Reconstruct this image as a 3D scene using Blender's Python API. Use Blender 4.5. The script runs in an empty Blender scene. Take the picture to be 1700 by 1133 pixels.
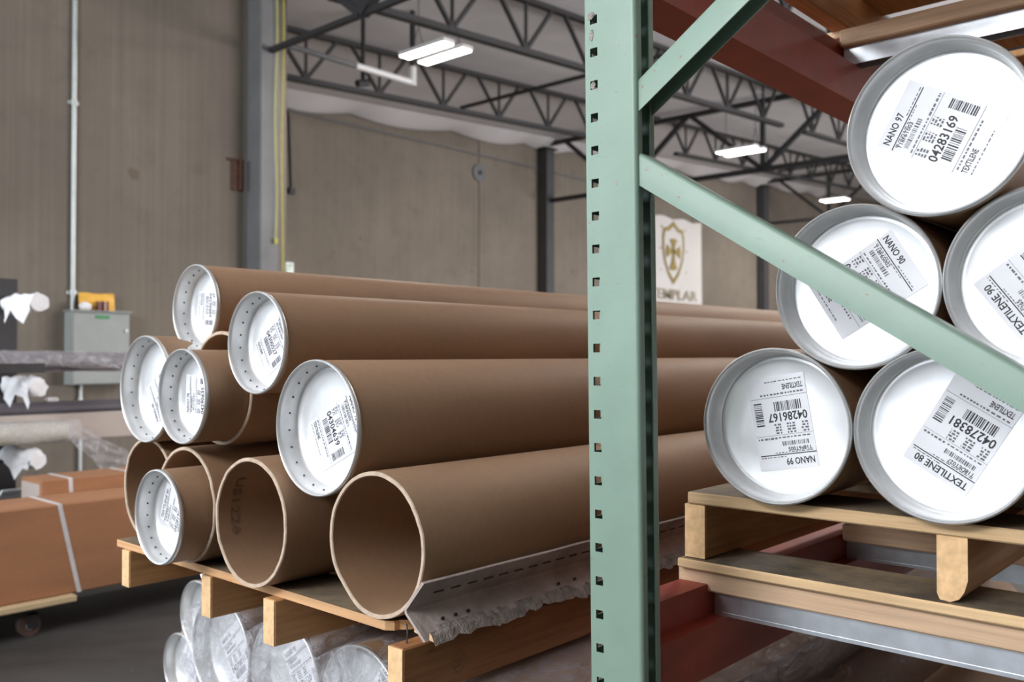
import bpy, math, random
from mathutils import Vector, Matrix, noise as mnoise

random.seed(7)
scene = bpy.context.scene
C = bpy.context.collection
PI = math.pi

# ------------------------------------------------------------------ camera
H = 1.40
cam_d = bpy.data.cameras.new('camera')
cam = bpy.data.objects.new('camera', cam_d)
C.objects.link(cam)
cam.location = (0, 0, H)
cam.rotation_euler = (math.radians(90 + 0.84), 0, math.radians(42))
cam_d.sensor_width = 36
cam_d.lens = 36 * 1500 / 1700
cam_d.clip_start = 0.05
cam_d.clip_end = 200
cam_d.dof.use_dof = True
cam_d.dof.focus_distance = 1.5
cam_d.dof.aperture_fstop = 4.8
scene.camera = cam

# ------------------------------------------------------------------ world, daylight, exposure
w = bpy.data.worlds.new('world')
scene.world = w
w.use_nodes = True
bg = w.node_tree.nodes['Background']
bg.inputs[0].default_value = (0.80, 0.90, 1.0, 1)
bg.inputs[1].default_value = 1.6


def area(name, loc, rot, sx, sy, power, col):
    l = bpy.data.lights.new(name, 'AREA')
    l.shape = 'RECTANGLE'
    l.size = sx
    l.size_y = sy
    l.energy = power
    l.color = col
    o = bpy.data.objects.new(name, l)
    C.objects.link(o)
    o.location = loc
    o.rotation_euler = rot
    return o


# daylight entering through the open dock doors: bright sky above, dimmer yard below
area('dock_door_sky', (-1.9, -4.75, 4.2), (math.radians(90), 0, 0), 3.6, 1.2, 370, (0.95, 0.97, 1.0))
area('dock_door_yard', (-2.4, -4.75, 1.55), (math.radians(90), 0, 0), 4.4, 2.0, 38, (0.97, 0.98, 1.0))
area('second_door_sky', (-7.6, -4.75, 3.9), (math.radians(90), 0, 0), 1.4, 1.3, 190, (0.86, 0.94, 1.0))
area('second_door_yard', (-7.2, -4.75, 1.55), (math.radians(90), 0, 0), 2.2, 2.0, 16, (0.90, 0.95, 1.0))
area('side_door_sky', (-8.4, -1.7, 3.6), (math.radians(90), 0, math.radians(-90)), 4.4, 1.2, 70, (0.86, 0.94, 1.0))
area('side_door_yard', (-8.4, -1.7, 1.8), (math.radians(90), 0, math.radians(-90)), 4.4, 2.4, 18, (0.84, 0.93, 1.0))
area('far_dock_daylight', (8.8, 20.0, 2.4), (math.radians(122), 0, math.radians(90)), 16.0, 4.0, 3700, (1.0, 0.96, 0.95))

vs = scene.view_settings
vs.view_transform = 'Standard'
vs.look = 'None'
vs.gamma = 1.0
vs.use_curve_mapping = False
vs.exposure = 0.10


# ------------------------------------------------------------------ mesh builder
class MB:
    def __init__(s):
        s.v = []
        s.f = []

    def add(s, vs_, fs_):
        n = len(s.v)
        s.v += [tuple(p) for p in vs_]
        s.f += [tuple(i + n for i in f) for f in fs_]
        return s

    def box(s, x0, x1, y0, y1, z0, z1):
        return s.add([(x0, y0, z0), (x1, y0, z0), (x1, y1, z0), (x0, y1, z0), (x0, y0, z1), (x1, y0, z1), (x1, y1, z1), (x0, y1, z1)],
                     [(0, 3, 2, 1), (4, 5, 6, 7), (0, 1, 5, 4), (1, 2, 6, 5), (2, 3, 7, 6), (3, 0, 4, 7)])

    def bbox(s, x0, x1, y0, y1, z0, z1, b=0.002):
        """box with chamfered edges"""
        import bmesh
        bm = bmesh.new()
        m = MB().box(x0, x1, y0, y1, z0, z1)
        vv = [bm.verts.new(p) for p in m.v]
        for f in m.f:
            bm.faces.new([vv[i] for i in f])
        bmesh.ops.bevel(bm, geom=list(bm.edges), offset=b, segments=1, affect='EDGES')
        bm.verts.ensure_lookup_table()
        bm.verts.index_update()
        s.add([v.co[:] for v in bm.verts], [[v.index for v in f.verts] for f in bm.faces])
        bm.free()
        return s

    def bar(s, a, b, r, n=8, cap=True):
        a = Vector(a)
        b = Vector(b)
        d = (b - a).normalized()
        q = Vector((0, 0, 1)) if abs(d.z) < 0.95 else Vector((1, 0, 0))
        e1 = d.cross(q).normalized()
        e2 = d.cross(e1)
        vs_ = []
        for p in (a, b):
            for i in range(n):
                t = 2 * PI * i / n
                vs_.append(p + e1 * math.cos(t) * r + e2 * math.sin(t) * r)
        fs_ = [(i, (i + 1) % n, n + (i + 1) % n, n + i) for i in range(n)]
        if cap:
            fs_ += [tuple(range(n - 1, -1, -1)), tuple(range(n, 2 * n))]
        return s.add(vs_, fs_)

    def path(s, pts, r, n=6):
        pts = [Vector(p) for p in pts]
        vs_ = []
        for k, p in enumerate(pts):
            d = (pts[min(k + 1, len(pts) - 1)] - pts[max(k - 1, 0)]).normalized()
            q = Vector((0, 0, 1)) if abs(d.z) < 0.95 else Vector((1, 0, 0))
            e1 = d.cross(q).normalized()
            e2 = d.cross(e1)
            for i in range(n):
                t = 2 * PI * i / n
                vs_.append(p + (e1 * math.cos(t) + e2 * math.sin(t)) * r)
        fs_ = []
        for k in range(len(pts) - 1):
            for i in range(n):
                fs_.append((k * n + i, k * n + (i + 1) % n, (k + 1) * n + (i + 1) % n, (k + 1) * n + i))
        fs_ += [tuple(range(n - 1, -1, -1)), tuple(range((len(pts) - 1) * n, len(pts) * n))]
        return s.add(vs_, fs_)

    def lathe(s, prof, n=64, close=False, warp=None):
        """profile of (r, y) turned about the Y axis"""
        m = len(prof)
        vs_ = []
        for i in range(n):
            t = 2 * PI * i / n
            for (r, y) in prof:
                p = Vector((r * math.cos(t), y, r * math.sin(t)))
                if warp:
                    p = warp(p, t)
                vs_.append(p)
        fs_ = []
        last = m if close else m - 1
        for i in range(n):
            j = (i + 1) % n
            for k in range(last):
                k2 = (k + 1) % m
                fs_.append((i * m + k, j * m + k, j * m + k2, i * m + k2))
        return s.add(vs_, fs_)

    def prism(s, poly, axis, a0, a1):
        """polygon extruded along an axis. axis 'x': poly (y,z); 'y': poly (x,z); 'z': poly (x,y)"""
        n = len(poly)
        def P(p, a):
            return {'x': (a, p[0], p[1]), 'y': (p[0], a, p[1]), 'z': (p[0], p[1], a)}[axis]
        vs_ = [P(p, a0) for p in poly] + [P(p, a1) for p in poly]
        fs_ = [(i, (i + 1) % n, n + (i + 1) % n, n + i) for i in range(n)] + [tuple(range(n - 1, -1, -1)), tuple(range(n, 2 * n))]
        return s.add(vs_, fs_)

    def ribbon(s, pts, th, axis, a0, a1):
        """open polyline thickened by th and extruded"""
        pts = [Vector(p) for p in pts]
        L = []
        R = []
        for k, p in enumerate(pts):
            d = Vector((0, 0))
            if k > 0:
                d += (p - pts[k - 1]).normalized()
            if k < len(pts) - 1:
                d += (pts[k + 1] - p).normalized()
            d.normalize()
            nrm = Vector((-d.y, d.x))
            L.append(p + nrm * th / 2)
            R.append(p - nrm * th / 2)
        return s.prism([tuple(p) for p in L] + [tuple(p) for p in reversed(R)], axis, a0, a1)

    def build(s, name, mat, parent=None, smooth=False, loc=None, center=False, angle=None):
        import bmesh
        vs_ = s.v
        off = Vector((0, 0, 0))
        if center:
            xs = list(zip(*vs_))
            off = Vector([(min(c) + max(c)) / 2 for c in xs])
            vs_ = [tuple(Vector(p) - off) for p in vs_]
        me = bpy.data.meshes.new(name)
        me.from_pydata(vs_, [], s.f)
        bm = bmesh.new()
        bm.from_mesh(me)
        bmesh.ops.recalc_face_normals(bm, faces=bm.faces)
        if smooth:
            for f in bm.faces:
                f.smooth = True
            a = math.radians(angle or 35)
            for e in bm.edges:
                if len(e.link_faces) == 2 and e.calc_face_angle(0) > a:
                    e.smooth = False
        bm.to_mesh(me)
        bm.free()
        me.materials.append(mat)
        o = bpy.data.objects.new(name, me)
        C.objects.link(o)
        if parent:
            o.parent = parent
        o.location = (Vector(loc) if loc else Vector((0, 0, 0))) + off
        return o


def empty(name, loc, label, cat, group=None, rot=(0, 0, 0)):
    o = bpy.data.objects.new(name, None)
    C.objects.link(o)
    o.location = loc
    o.rotation_euler = rot
    o.empty_display_size = 0.1
    return tag(o, label, cat, group)


def tag(o, label=None, cat=None, group=None, kind=None):
    if label:
        o['label'] = label
    if cat:
        o['category'] = cat
    if group:
        o['group'] = group
    if kind:
        o['kind'] = kind
    return o


def struct(o, label=None):
    o['kind'] = 'structure'
    if label:
        o['label'] = label
    return o


# ------------------------------------------------------------------ materials
def newmat(name):
    m = bpy.data.materials.new(name)
    m.use_nodes = True
    nt = m.node_tree
    b = nt.nodes['Principled BSDF']
    return m, nt, b


def N(nt, t, **kw):
    n = nt.nodes.new(t)
    for k, v in kw.items():
        if k in n.inputs:
            n.inputs[k].default_value = v
        else:
            setattr(n, k, v)
    return n


def coords(nt, scale=(1, 1, 1), kind='Object', rot=(0, 0, 0), rand=False):
    tc = N(nt, 'ShaderNodeTexCoord')
    mp = N(nt, 'ShaderNodeMapping')
    mp.inputs['Scale'].default_value = scale
    mp.inputs['Rotation'].default_value = rot
    nt.links.new(tc.outputs[kind], mp.inputs['Vector'])
    if rand:
        oi = N(nt, 'ShaderNodeObjectInfo')
        ml = N(nt, 'ShaderNodeVectorMath', operation='SCALE')
        cb = N(nt, 'ShaderNodeCombineXYZ')
        for i in range(3):
            nt.links.new(oi.outputs['Random'], cb.inputs[i])
        nt.links.new(cb.outputs[0], ml.inputs[0])
        ml.inputs['Scale'].default_value = 37.0
        nt.links.new(ml.outputs[0], mp.inputs['Location'])
    return mp.outputs[0]


def ramp(nt, fac, stops):
    r = N(nt, 'ShaderNodeValToRGB')
    e = r.color_ramp.elements
    while len(e) < len(stops):
        e.new(0.5)
    for k, (p, c) in enumerate(stops):
        e[k].position = p
        e[k].color = (*c, 1) if len(c) == 3 else c
    nt.links.new(fac, r.inputs[0])
    return r.outputs[0]


def noise(nt, vec, scale, detail=4, rough=0.55, dist=0.0):
    n = N(nt, 'ShaderNodeTexNoise')
    n.inputs['Scale'].default_value = scale
    n.inputs['Detail'].default_value = detail
    n.inputs['Roughness'].default_value = rough
    n.inputs['Distortion'].default_value = dist
    nt.links.new(vec, n.inputs['Vector'])
    return n.outputs['Fac']


def mix(nt, fac, a, b, mode='MIX'):
    m = N(nt, 'ShaderNodeMix', data_type='RGBA', blend_type=mode)
    for sock, val in ((m.inputs[0], fac), (m.inputs[6], a), (m.inputs[7], b)):
        if isinstance(val, (int, float)):
            sock.default_value = val
        elif isinstance(val, tuple):
            sock.default_value = (*val, 1)
        else:
            nt.links.new(val, sock)
    return m.outputs[2]


def bump(nt, b, h, strength, dist=0.01):
    n = N(nt, 'ShaderNodeBump')
    n.inputs['Strength'].default_value = strength
    n.inputs['Distance'].default_value = dist
    nt.links.new(h, n.inputs['Height'])
    nt.links.new(n.outputs[0], b.inputs['Normal'])


def simple(name, col, rough=0.6, metal=0.0, var=0.12, scale=12.0, bs=0.0, rand=False):
    m, nt, b = newmat(name)
    v = coords(nt, rand=rand)
    f = noise(nt, v, scale)
    lo = tuple(c * (1 - var) for c in col)
    hi = tuple(min(1, c * (1 + var)) for c in col)
    nt.links.new(ramp(nt, f, [(0.3, lo), (0.7, hi)]), b.inputs['Base Color'])
    b.inputs['Roughness'].default_value = rough
    b.inputs['Metallic'].default_value = metal
    if bs:
        bump(nt, b, noise(nt, v, scale * 4), bs)
    return m


def mat_kraft(name, col, rough=0.62):
    m, nt, b = newmat(name)
    v = coords(nt, (1, 0.25, 1), rand=True)
    big = noise(nt, v, 5, 3)
    v2 = coords(nt, (9, 14, 9), rand=True)
    fib = noise(nt, v2, 6, 3)
    # faint spiral winding seams
    sp = coords(nt, (1, 1, 1), rand=True)
    c1 = ramp(nt, big, [(0.3, tuple(c * 0.84 for c in col)), (0.7, tuple(c * 1.12 for c in col))])
    c2 = ramp(nt, fib, [(0.25, (0.93, 0.93, 0.93)), (0.7, (1.03, 1.03, 1.03))])
    c3 = mix(nt, 1.0, c1, c2, 'MULTIPLY')
    st = noise(nt, sp, 2.2, 6, 0.7, 1.5)
    c4 = mix(nt, ramp(nt, st, [(0.66, (0, 0, 0)), (0.8, (0.45, 0.45, 0.45))]), c3, tuple(c * 0.55 for c in col))
    nt.links.new(c4, b.inputs['Base Color'])
    b.inputs['Roughness'].default_value = rough
    b.inputs['Specular IOR Level'].default_value = 0.4
    bump(nt, b, fib, 0.06, 0.003)
    return m


def mat_wood(name, axis, light, dark, grey=None, rough=0.7, gs=1.0):
    """axis: index of the grain direction"""
    m, nt, b = newmat(name)
    sc = [28 * gs] * 3
    sc[axis] = 1.6 * gs
    v = coords(nt, tuple(sc), rand=True)
    g = noise(nt, v, 1.0, 5, 0.6, 1.2)
    sc2 = [120] * 3
    sc2[axis] = 4
    fine = noise(nt, coords(nt, tuple(sc2), rand=True), 1.0, 3)
    c = ramp(nt, g, [(0.28, dark), (0.48, light), (0.62, tuple(x * 0.86 for x in light)), (0.75, light)])
    c = mix(nt, 1.0, c, ramp(nt, fine, [(0.3, (0.82, 0.82, 0.82)), (0.7, (1.06, 1.06, 1.06))]), 'MULTIPLY')
    oi = N(nt, 'ShaderNodeObjectInfo')
    c = mix(nt, 1.0, c, ramp(nt, oi.outputs['Random'], [(0, (0.86, 0.84, 0.8)), (1, (1.08, 1.06, 1.04))]), 'MULTIPLY')
    if grey:
        big = noise(nt, coords(nt, (5, 5, 5), rand=True), 1.0, 6, 0.7)
        c = mix(nt, ramp(nt, big, [(0.35, (0.15, 0.15, 0.15)), (0.62, (0.95, 0.95, 0.95))]), c, grey)
    nt.links.new(c, b.inputs['Base Color'])
    b.inputs['Roughness'].default_value = rough
    bump(nt, b, fine, 0.25, 0.002)
    return m


def mat_concrete(name, base, stain, lines=True):
    m, nt, b = newmat(name)
    v = coords(nt)
    big = noise(nt, v, 0.45, 6, 0.6)
    mid = noise(nt, v, 3.0, 6, 0.65)
    c = ramp(nt, big, [(0.3, tuple(x * 0.82 for x in base)), (0.7, tuple(x * 1.12 for x in base))])
    c = mix(nt, ramp(nt, mid, [(0.5, (0, 0, 0)), (0.8, (0.5, 0.5, 0.5))]), c, stain)
    vs_ = coords(nt, (22, 22, 0.35))
    st = noise(nt, vs_, 1.0, 4)
    c = mix(nt, 1.0, c, ramp(nt, st, [(0.3, (0.9, 0.9, 0.9)), (0.7, (1.06, 1.06, 1.06))]), 'MULTIPLY')
    # small tie-hole pits and rust runs
    vo = N(nt, 'ShaderNodeTexVoronoi', feature='DISTANCE_TO_EDGE')
    pit = noise(nt, coords(nt, (2.6, 2.6, 2.0)), 1.0, 2, 0.4)
    c = mix(nt, ramp(nt, pit, [(0.735, (0, 0, 0)), (0.76, (0.6, 0.6, 0.6))]), c, (0.10, 0.07, 0.05))
    nt.links.new(c, b.inputs['Base Color'])
    b.inputs['Roughness'].default_value = 0.85
    bump(nt, b, mid, 0.15, 0.02)
    return m


def mat_floor():
    m, nt, b = newmat('dark_floor')
    v = coords(nt)
    big = noise(nt, v, 0.9, 6, 0.65, 0.6)
    fine = noise(nt, v, 60, 2)
    c = ramp(nt, big, [(0.3, (0.030, 0.028, 0.027)), (0.55, (0.052, 0.048, 0.045)), (0.75, (0.085, 0.08, 0.076))])
    sp = noise(nt, v, 24, 2)
    c = mix(nt, ramp(nt, sp, [(0.72, (0, 0, 0)), (0.76, (0.7, 0.7, 0.7))]), c, (0.2, 0.18, 0.16))
    nt.links.new(c, b.inputs['Base Color'])
    nt.links.new(ramp(nt, big, [(0.3, (0.55, 0.55, 0.55)), (0.7, (0.8, 0.8, 0.8))]), b.inputs['Roughness'])
    bump(nt, b, fine, 0.2, 0.003)
    return m


def mat_disc():
    m, nt, b = newmat('brushed_cap_steel')
    v = coords(nt, rand=True)
    f = noise(nt, v, 5.0, 3, 0.5)
    nt.links.new(ramp(nt, f, [(0.3, (0.80, 0.81, 0.83)), (0.7, (0.88, 0.89, 0.90))]), b.inputs['Base Color'])
    b.inputs['Metallic'].default_value = 0.75
    nt.links.new(ramp(nt, f, [(0.3, (0.36, 0.36, 0.36)), (0.7, (0.46, 0.46, 0.46))]), b.inputs['Roughness'])
    bump(nt, b, noise(nt, v, 7.0, 2), 0.25, 0.012)
    return m


def mat_green():
    m, nt, b = newmat('green_rack_paint')
    v = coords(nt)
    big = noise(nt, v, 6, 4)
    c = ramp(nt, big, [(0.3, (0.19, 0.28, 0.222)), (0.7, (0.228, 0.328, 0.262))])
    sc = noise(nt, coords(nt, (40, 40, 130), rot=(0, 0.5, 0)), 1.0, 5, 0.7, 0.8)
    c = mix(nt, ramp(nt, sc, [(0.62, (0, 0, 0)), (0.72, (0.5, 0.5, 0.5))]), c, (0.13, 0.19, 0.155))
    ch = noise(nt, v, 55, 3, 0.6)
    c = mix(nt, ramp(nt, ch, [(0.70, (0, 0, 0)), (0.72, (0.9, 0.9, 0.9))]), c, (0.30, 0.13, 0.08))
    nt.links.new(c, b.inputs['Base Color'])
    b.inputs['Roughness'].default_value = 0.42
    bump(nt, b, noise(nt, v, 40, 3), 0.05, 0.003)
    return m


def mat_film(name, alpha, tint, bscale=30, bstr=0.7, stretch=(1, 1, 1)):
    m, nt, b = newmat(name)
    v = coords(nt, stretch)
    n1 = noise(nt, v, bscale, 5, 0.65, 1.5)
    b.inputs['Base Color'].default_value = (*tint, 1)
    b.inputs['Roughness'].default_value = 0.16
    b.inputs['Specular IOR Level'].default_value = 0.8
    nt.links.new(ramp(nt, n1, [(0.35, (alpha * 0.5,) * 3), (0.7, (min(1, alpha * 1.6),) * 3)]), b.inputs['Alpha'])
    bump(nt, b, n1, bstr, 0.02)
    return m


M = {}
M['kraft'] = mat_kraft('kraft_paperboard', (0.345, 0.212, 0.124))
M['kraft_edge'] = simple('cut_paperboard_edge', (0.52, 0.40, 0.30), 0.85, var=0.15, scale=60)
M['disc'] = mat_disc()
M['rim'] = simple('cap_rim_steel', (0.70, 0.705, 0.70), 0.36, 0.6, 0.10, 18)
M['paper'] = simple('label_paper', (0.72, 0.72, 0.75), 0.45, 0, 0.03, 20)
M['ink'] = simple('black_ink', (0.02, 0.02, 0.025), 0.6)
M['ink_soft'] = simple('faint_ink', (0.13, 0.13, 0.15), 0.6)
M['stamp'] = simple('faded_stamp_ink', (0.19, 0.118, 0.075), 0.8)
M['green'] = mat_green()
M['red'] = simple('red_beam_paint', (0.30, 0.045, 0.025), 0.45, 0, 0.2, 8, 0.05)
M['galv'] = simple('galvanised_steel', (0.62, 0.65, 0.69), 0.34, 0.85, 0.12, 25)
M['deckx'] = mat_wood('pallet_wood_across', 0, (0.72, 0.50, 0.28), (0.56, 0.35, 0.17))
M['decky'] = mat_wood('pallet_wood_along', 1, (0.53, 0.29, 0.12), (0.34, 0.165, 0.06))
M['lumx'] = mat_wood('pine_lumber_across', 0, (0.78, 0.54, 0.36), (0.66, 0.42, 0.25), gs=0.6)
M['oldx'] = mat_wood('weathered_pallet_wood', 0, (0.42, 0.31, 0.18), (0.22, 0.15, 0.08), grey=(0.085, 0.072, 0.058))
M['orangex'] = mat_wood('reddish_deck_wood', 0, (0.72, 0.42, 0.21), (0.52, 0.26, 0.11))
M['redwood'] = mat_wood('treated_stringer_wood', 1, (0.40, 0.175, 0.065), (0.13, 0.048, 0.022), gs=1.6)
M['endgrain'] = simple('stringer_end_grain', (0.74, 0.48, 0.25), 0.8, 0, 0.2, 60)
M['conc'] = mat_concrete('tilt_up_concrete', (0.175, 0.149, 0.120), (0.105, 0.085, 0.068))
M['conc2'] = mat_concrete('tilt_up_concrete_far', (0.215, 0.184, 0.149), (0.125, 0.105, 0.082))
M['floor'] = mat_floor()
M['insul'] = simple('white_roof_insulation', (0.87, 0.84, 0.86), 0.7, 0, 0.05, 0.8)
M['black'] = simple('dark_steel', (0.035, 0.034, 0.036), 0.55, 0.2, 0.2, 6)
M['coldark'] = simple('dark_column_paint', (0.06, 0.06, 0.065), 0.6, 0, 0.12, 3)
M['colgrey'] = simple('grey_column_paint', (0.155, 0.157, 0.16), 0.6, 0, 0.12, 3)
M['boxgrey'] = simple('grey_cabinet_enamel', (0.30, 0.32, 0.31), 0.5, 0, 0.05, 5)
M['conduit'] = simple('galvanised_conduit', (0.50, 0.53, 0.52), 0.45, 0.5, 0.1, 6)
M['card'] = mat_kraft('corrugated_cardboard', (0.37, 0.175, 0.085), 0.8)
M['strap'] = simple('white_plastic_strap', (0.62, 0.60, 0.60), 0.5)
M['ply'] = simple('plywood_platform', (0.60, 0.46, 0.27), 0.7, 0, 0.1, 8)
M['rubber'] = simple('caster_rubber', (0.10, 0.06, 0.05), 0.6)
M['foam'] = simple('white_foam_sheet', (0.80, 0.80, 0.82), 0.7, 0, 0.06, 15, 0.4)
M['purple'] = simple('dark_wrapped_fabric', (0.10, 0.09, 0.105), 0.4, 0, 0.2, 4)
M['beige'] = simple('pale_carton', (0.46, 0.40, 0.36), 0.7, 0, 0.08, 3)
M['cream'] = simple('cream_roll', (0.52, 0.50, 0.42), 0.6, 0, 0.08, 3)
M['greybin'] = simple('grey_plastic_bin', (0.09, 0.09, 0.095), 0.5)
M['yellow'] = simple('yellow_rope_fibre', (0.52, 0.50, 0.06), 0.7)
M['amber'] = simple('yellow_mailer_paper', (0.72, 0.40, 0.06), 0.6)
M['brown'] = simple('brown_tape', (0.13, 0.035, 0.02), 0.25)
M['sgreen'] = simple('green_sticker', (0.02, 0.25, 0.07), 0.5)
M['white'] = simple('white_enamel', (0.78, 0.78, 0.78), 0.4, 0, 0.03)
M['rust'] = simple('rusted_steel', (0.10, 0.045, 0.03), 0.8, 0.2, 0.4, 20)
M['banner'] = simple('white_banner_cloth', (0.70, 0.68, 0.66), 0.7, 0, 0.03, 1)
M['gold'] = simple('gold_print', (0.34, 0.25, 0.07), 0.6)
M['goldgrey'] = simple('grey_gold_print', (0.38, 0.33, 0.25), 0.6)
M['board'] = simple('grey_paperboard_angle', (0.40, 0.33, 0.30), 0.75, 0, 0.25, 14, 0.2)
M['torn'] = simple('torn_paper_plies', (0.30, 0.26, 0.23), 0.9, 0, 0.4, 40, 0.6)
M['film'] = mat_film('stretch_film', 0.26, (0.90, 0.90, 0.97), 26, 1.0, (1, 0.35, 1))
M['film2'] = mat_film('loose_plastic_film', 0.30, (0.75, 0.74, 0.78), 14, 0.8)
M['outdoor'] = simple('outdoor_paving', (0.35, 0.34, 0.32), 0.9)


def mat_emit(name, col, s):
    m, nt, b = newmat(name)
    b.inputs['Base Color'].default_value = (0.9, 0.9, 0.9, 1)
    b.inputs['Emission Color'].default_value = (*col, 1)
    b.inputs['Emission Strength'].default_value = s
    return m


M['lamp'] = mat_emit('lit_diffuser', (1.0, 0.97, 0.92), 9.0)
M['exit'] = mat_emit('exit_sign_face', (0.9, 1.0, 0.92), 0.25)


# ------------------------------------------------------------------ the setting
def roof_z(y):
    return H + 4.32 + 0.06 * y


XL, XF, XR = -8.6, -14.6, 9.0
YB, YE = -5.0, 42.0
struct(MB().box(XF - 0.3, XR + 0.3, YB - 8, YE + 0.3, -0.2, 0).build('floor', M['floor']), 'dark worn warehouse floor')

cb = MB()
ny, nx = 60, 30
vs_, fs_ = [], []
for j in range(ny + 1):
    for i in range(nx + 1):
        x = XF - 0.2 + (XR - XF + 0.4) * i / nx
        y = YB - 0.2 + (YE - YB + 0.4) * j / ny
        vs_.append((x, y, roof_z(y) + 0.05 * mnoise.noise((x * 0.7, y * 0.9, 0))))
for j in range(ny):
    for i in range(nx):
        a = j * (nx + 1) + i
        fs_.append((a, a + 1, a + nx + 2, a + nx + 1))
cb.add(vs_, fs_)
ceil = struct(cb.build('ceiling', M['insul'], smooth=True), 'white insulation sheeting under a low-pitched roof')
# scalloped drape of the insulation where it meets the far wall
vs_, fs_ = [], []
nd = 160
for j in range(nd + 1):
    y = 5.6 + (34 - 5.6) * j / nd
    sc_ = abs(math.sin(y * 1.35 + 0.5 * math.sin(y * 0.7)))
    vs_ += [(XF + 0.55, y, roof_z(y) - 0.02), (XF + 0.30, y, roof_z(y) - 0.12 - 0.06 * sc_), (XF + 0.04, y, roof_z(y) - 0.14 - 0.12 * sc_)]
for j in range(nd):
    for k in range(2):
        a = j * 3 + k
        fs_.append((a, a + 1, a + 4, a + 3))
MB().add(vs_, fs_).build('insulation_drape', M['insul'], ceil, smooth=True)

# near concrete wall with the side dock door in it
wl = MB()
wl.box(XL - 0.25, XL, 0.6, 5.25, 0, 6.2)
wl.box(XL - 0.25, XL, YB, -4.0, 0, 6.2)
wl.box(XL - 0.25, XL, -4.0, 0.6, 4.3, 6.2)
struct(wl.build('wall_left', M['conc']), 'near bare concrete wall with vertical form marks')
struct(MB().box(XF, XL - 0.05, 5.62, 5.82, 0, 6.4).build('wall_return', M['conc']))
# far wall made of tilt-up panels with open joints
wf = struct(MB().box(XF - 0.3, XF - 0.02, 5.6, YE, 0, 8.8).build('wall_far', M['conc2']), 'tall bare concrete tilt-up wall beyond the column')
yj = [5.62, 15.05, 24.6, 33.6, YE]
for k in range(4):
    MB().box(XF - 0.02, XF, yj[k] + 0.025, yj[k + 1] - 0.025, 0, roof_z(yj[k]) + 0.05).build('panel', M['conc2'], wf, center=True)
struct(MB().box(XF, XR, YE, YE + 0.3, 0, 8.8).build('wall_end', M['conc2']))
struct(MB().box(XR, XR + 0.25, YB, 12.0, 0, 8.6).box(XR, XR + 0.25, 28.0, YE, 0, 8.6).box(XR, XR + 0.25, 12.0, 28.0, 4.5, 8.6)
       .build('wall_right', M['conc2']), 'right concrete wall with an open row of dock doors')
wb = MB()
wb.box(XL - 0.25, -8.3, YB - 0.25, YB, 0, 5.6)
wb.box(-0.1, XR + 0.2, YB - 0.25, YB, 0, 5.6)
wb.box(-8.3, -0.1, YB - 0.25, YB, 4.95, 5.6)
wb.box(-5.9, -4.7, YB - 0.25, YB, 0, 4.95)
struct(wb.build('wall_back', M['conc2']))


# ------------------------------------------------------------------ shared bar mesh for trusses
def unit_bar(mat):
    o = MB().box(-0.5, 0.5, -0.5, 0.5, 0, 1).build('unit', mat)
    me = o.data
    bpy.data.objects.remove(o)
    return me


UB = unit_bar(M['black'])


def strut(name, a, b, wx, wy, parent):
    a = Vector(a)
    b = Vector(b)
    o = bpy.data.objects.new(name, UB)
    C.objects.link(o)
    o.parent = parent
    o.location = a
    o.rotation_euler = (b - a).to_track_quat('Z', 'Y').to_euler()
    o.scale = (wx, wy, (b - a).length)
    return o


def joist(x, y0, y1, label):
    r = empty('roof_joist', (x, y0, roof_z(y0) - 0.85), label, 'roof truss', 'open-web roof joists')
    o = Vector(r.location)
    def L(y, dz):
        return Vector((0, y - y0, roof_z(y) + dz - o.z))
    strut('top_chord', L(y0, -0.10), L(y1, -0.10), 0.10, 0.07, r)
    strut('bottom_chord', L(y0 + 0.3, -0.80), L(y1 - 0.3, -0.80), 0.11, 0.075, r)
    y = y0 + 0.75
    k = 0
    while y < y1 - 0.6:
        strut('web_bar', L(y, -0.78), L(y - 0.55, -0.12), 0.05, 0.045, r)
        strut('web_bar', L(y, -0.78), L(y, -0.12), 0.035, 0.035, r)
        strut('web_bar', L(y, -0.78), L(y + 0.55, -0.12), 0.05, 0.045, r)
        y += 1.38
    return r


def girder(y, x0, x1, zb, zt, nodes, label, th=0.10):
    r = empty('roof_girder', (x0, y, zb), label, 'roof truss', 'deep roof girders')
    def L(x, z):
        return Vector((x - x0, 0, z - zb))
    strut('top_chord', L(x0, zt), L(x1, zt), th, th, r)
    strut('bottom_chord', L(x0 + 0.1, zb), L(x1, zb), th, th, r)
    for x in nodes:
        strut('web_bar', L(x, zb), L(x, zt), 0.09, 0.09, r)
        strut('web_bar', L(x, zb), L(x - 1.72, zt), 0.10, 0.09, r)
        strut('web_bar', L(x, zb), L(x + 1.72, zt), 0.10, 0.09, r)
    return r


names = {-11.0: 'farther', -7.95: 'nearer', -4.9: 'nearest'}
for x in (-11.0, -7.95, -4.9):
    if x > -8.5:
        joist(x, -0.6, 5.2, 'open-web roof joist of the %s row, overhead before the grey column' % names[x])
    joist(x, 5.6, 17.1, 'open-web roof joist of the %s row, between the grey column and the deep girder' % names[x])
    joist(x, 17.5, 28.8, 'open-web roof joist of the %s row, beyond the deep girder' % names[x])
    joist(x, 29.2, 40.8, 'open-web roof joist of the %s row, at the far end of the roof' % names[x])
girder(5.42, -8.5, 2.0, H + 3.25, H + 4.55, [-6.8, -3.3, 0.2], 'dark roof girder running from the near grey column', 0.055)
girder(17.3, -14.35, 2.0, H + 3.82, H + 5.24, [-12.1, -8.6, -5.1, -1.6], 'deep dark roof girder with V webs on the far wall column')
girder(29.0, -14.35, 2.0, H + 4.5, H + 5.95, [-12.1, -8.6, -5.1, -1.6], 'farthest dark roof girder above the hung banner')
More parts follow.
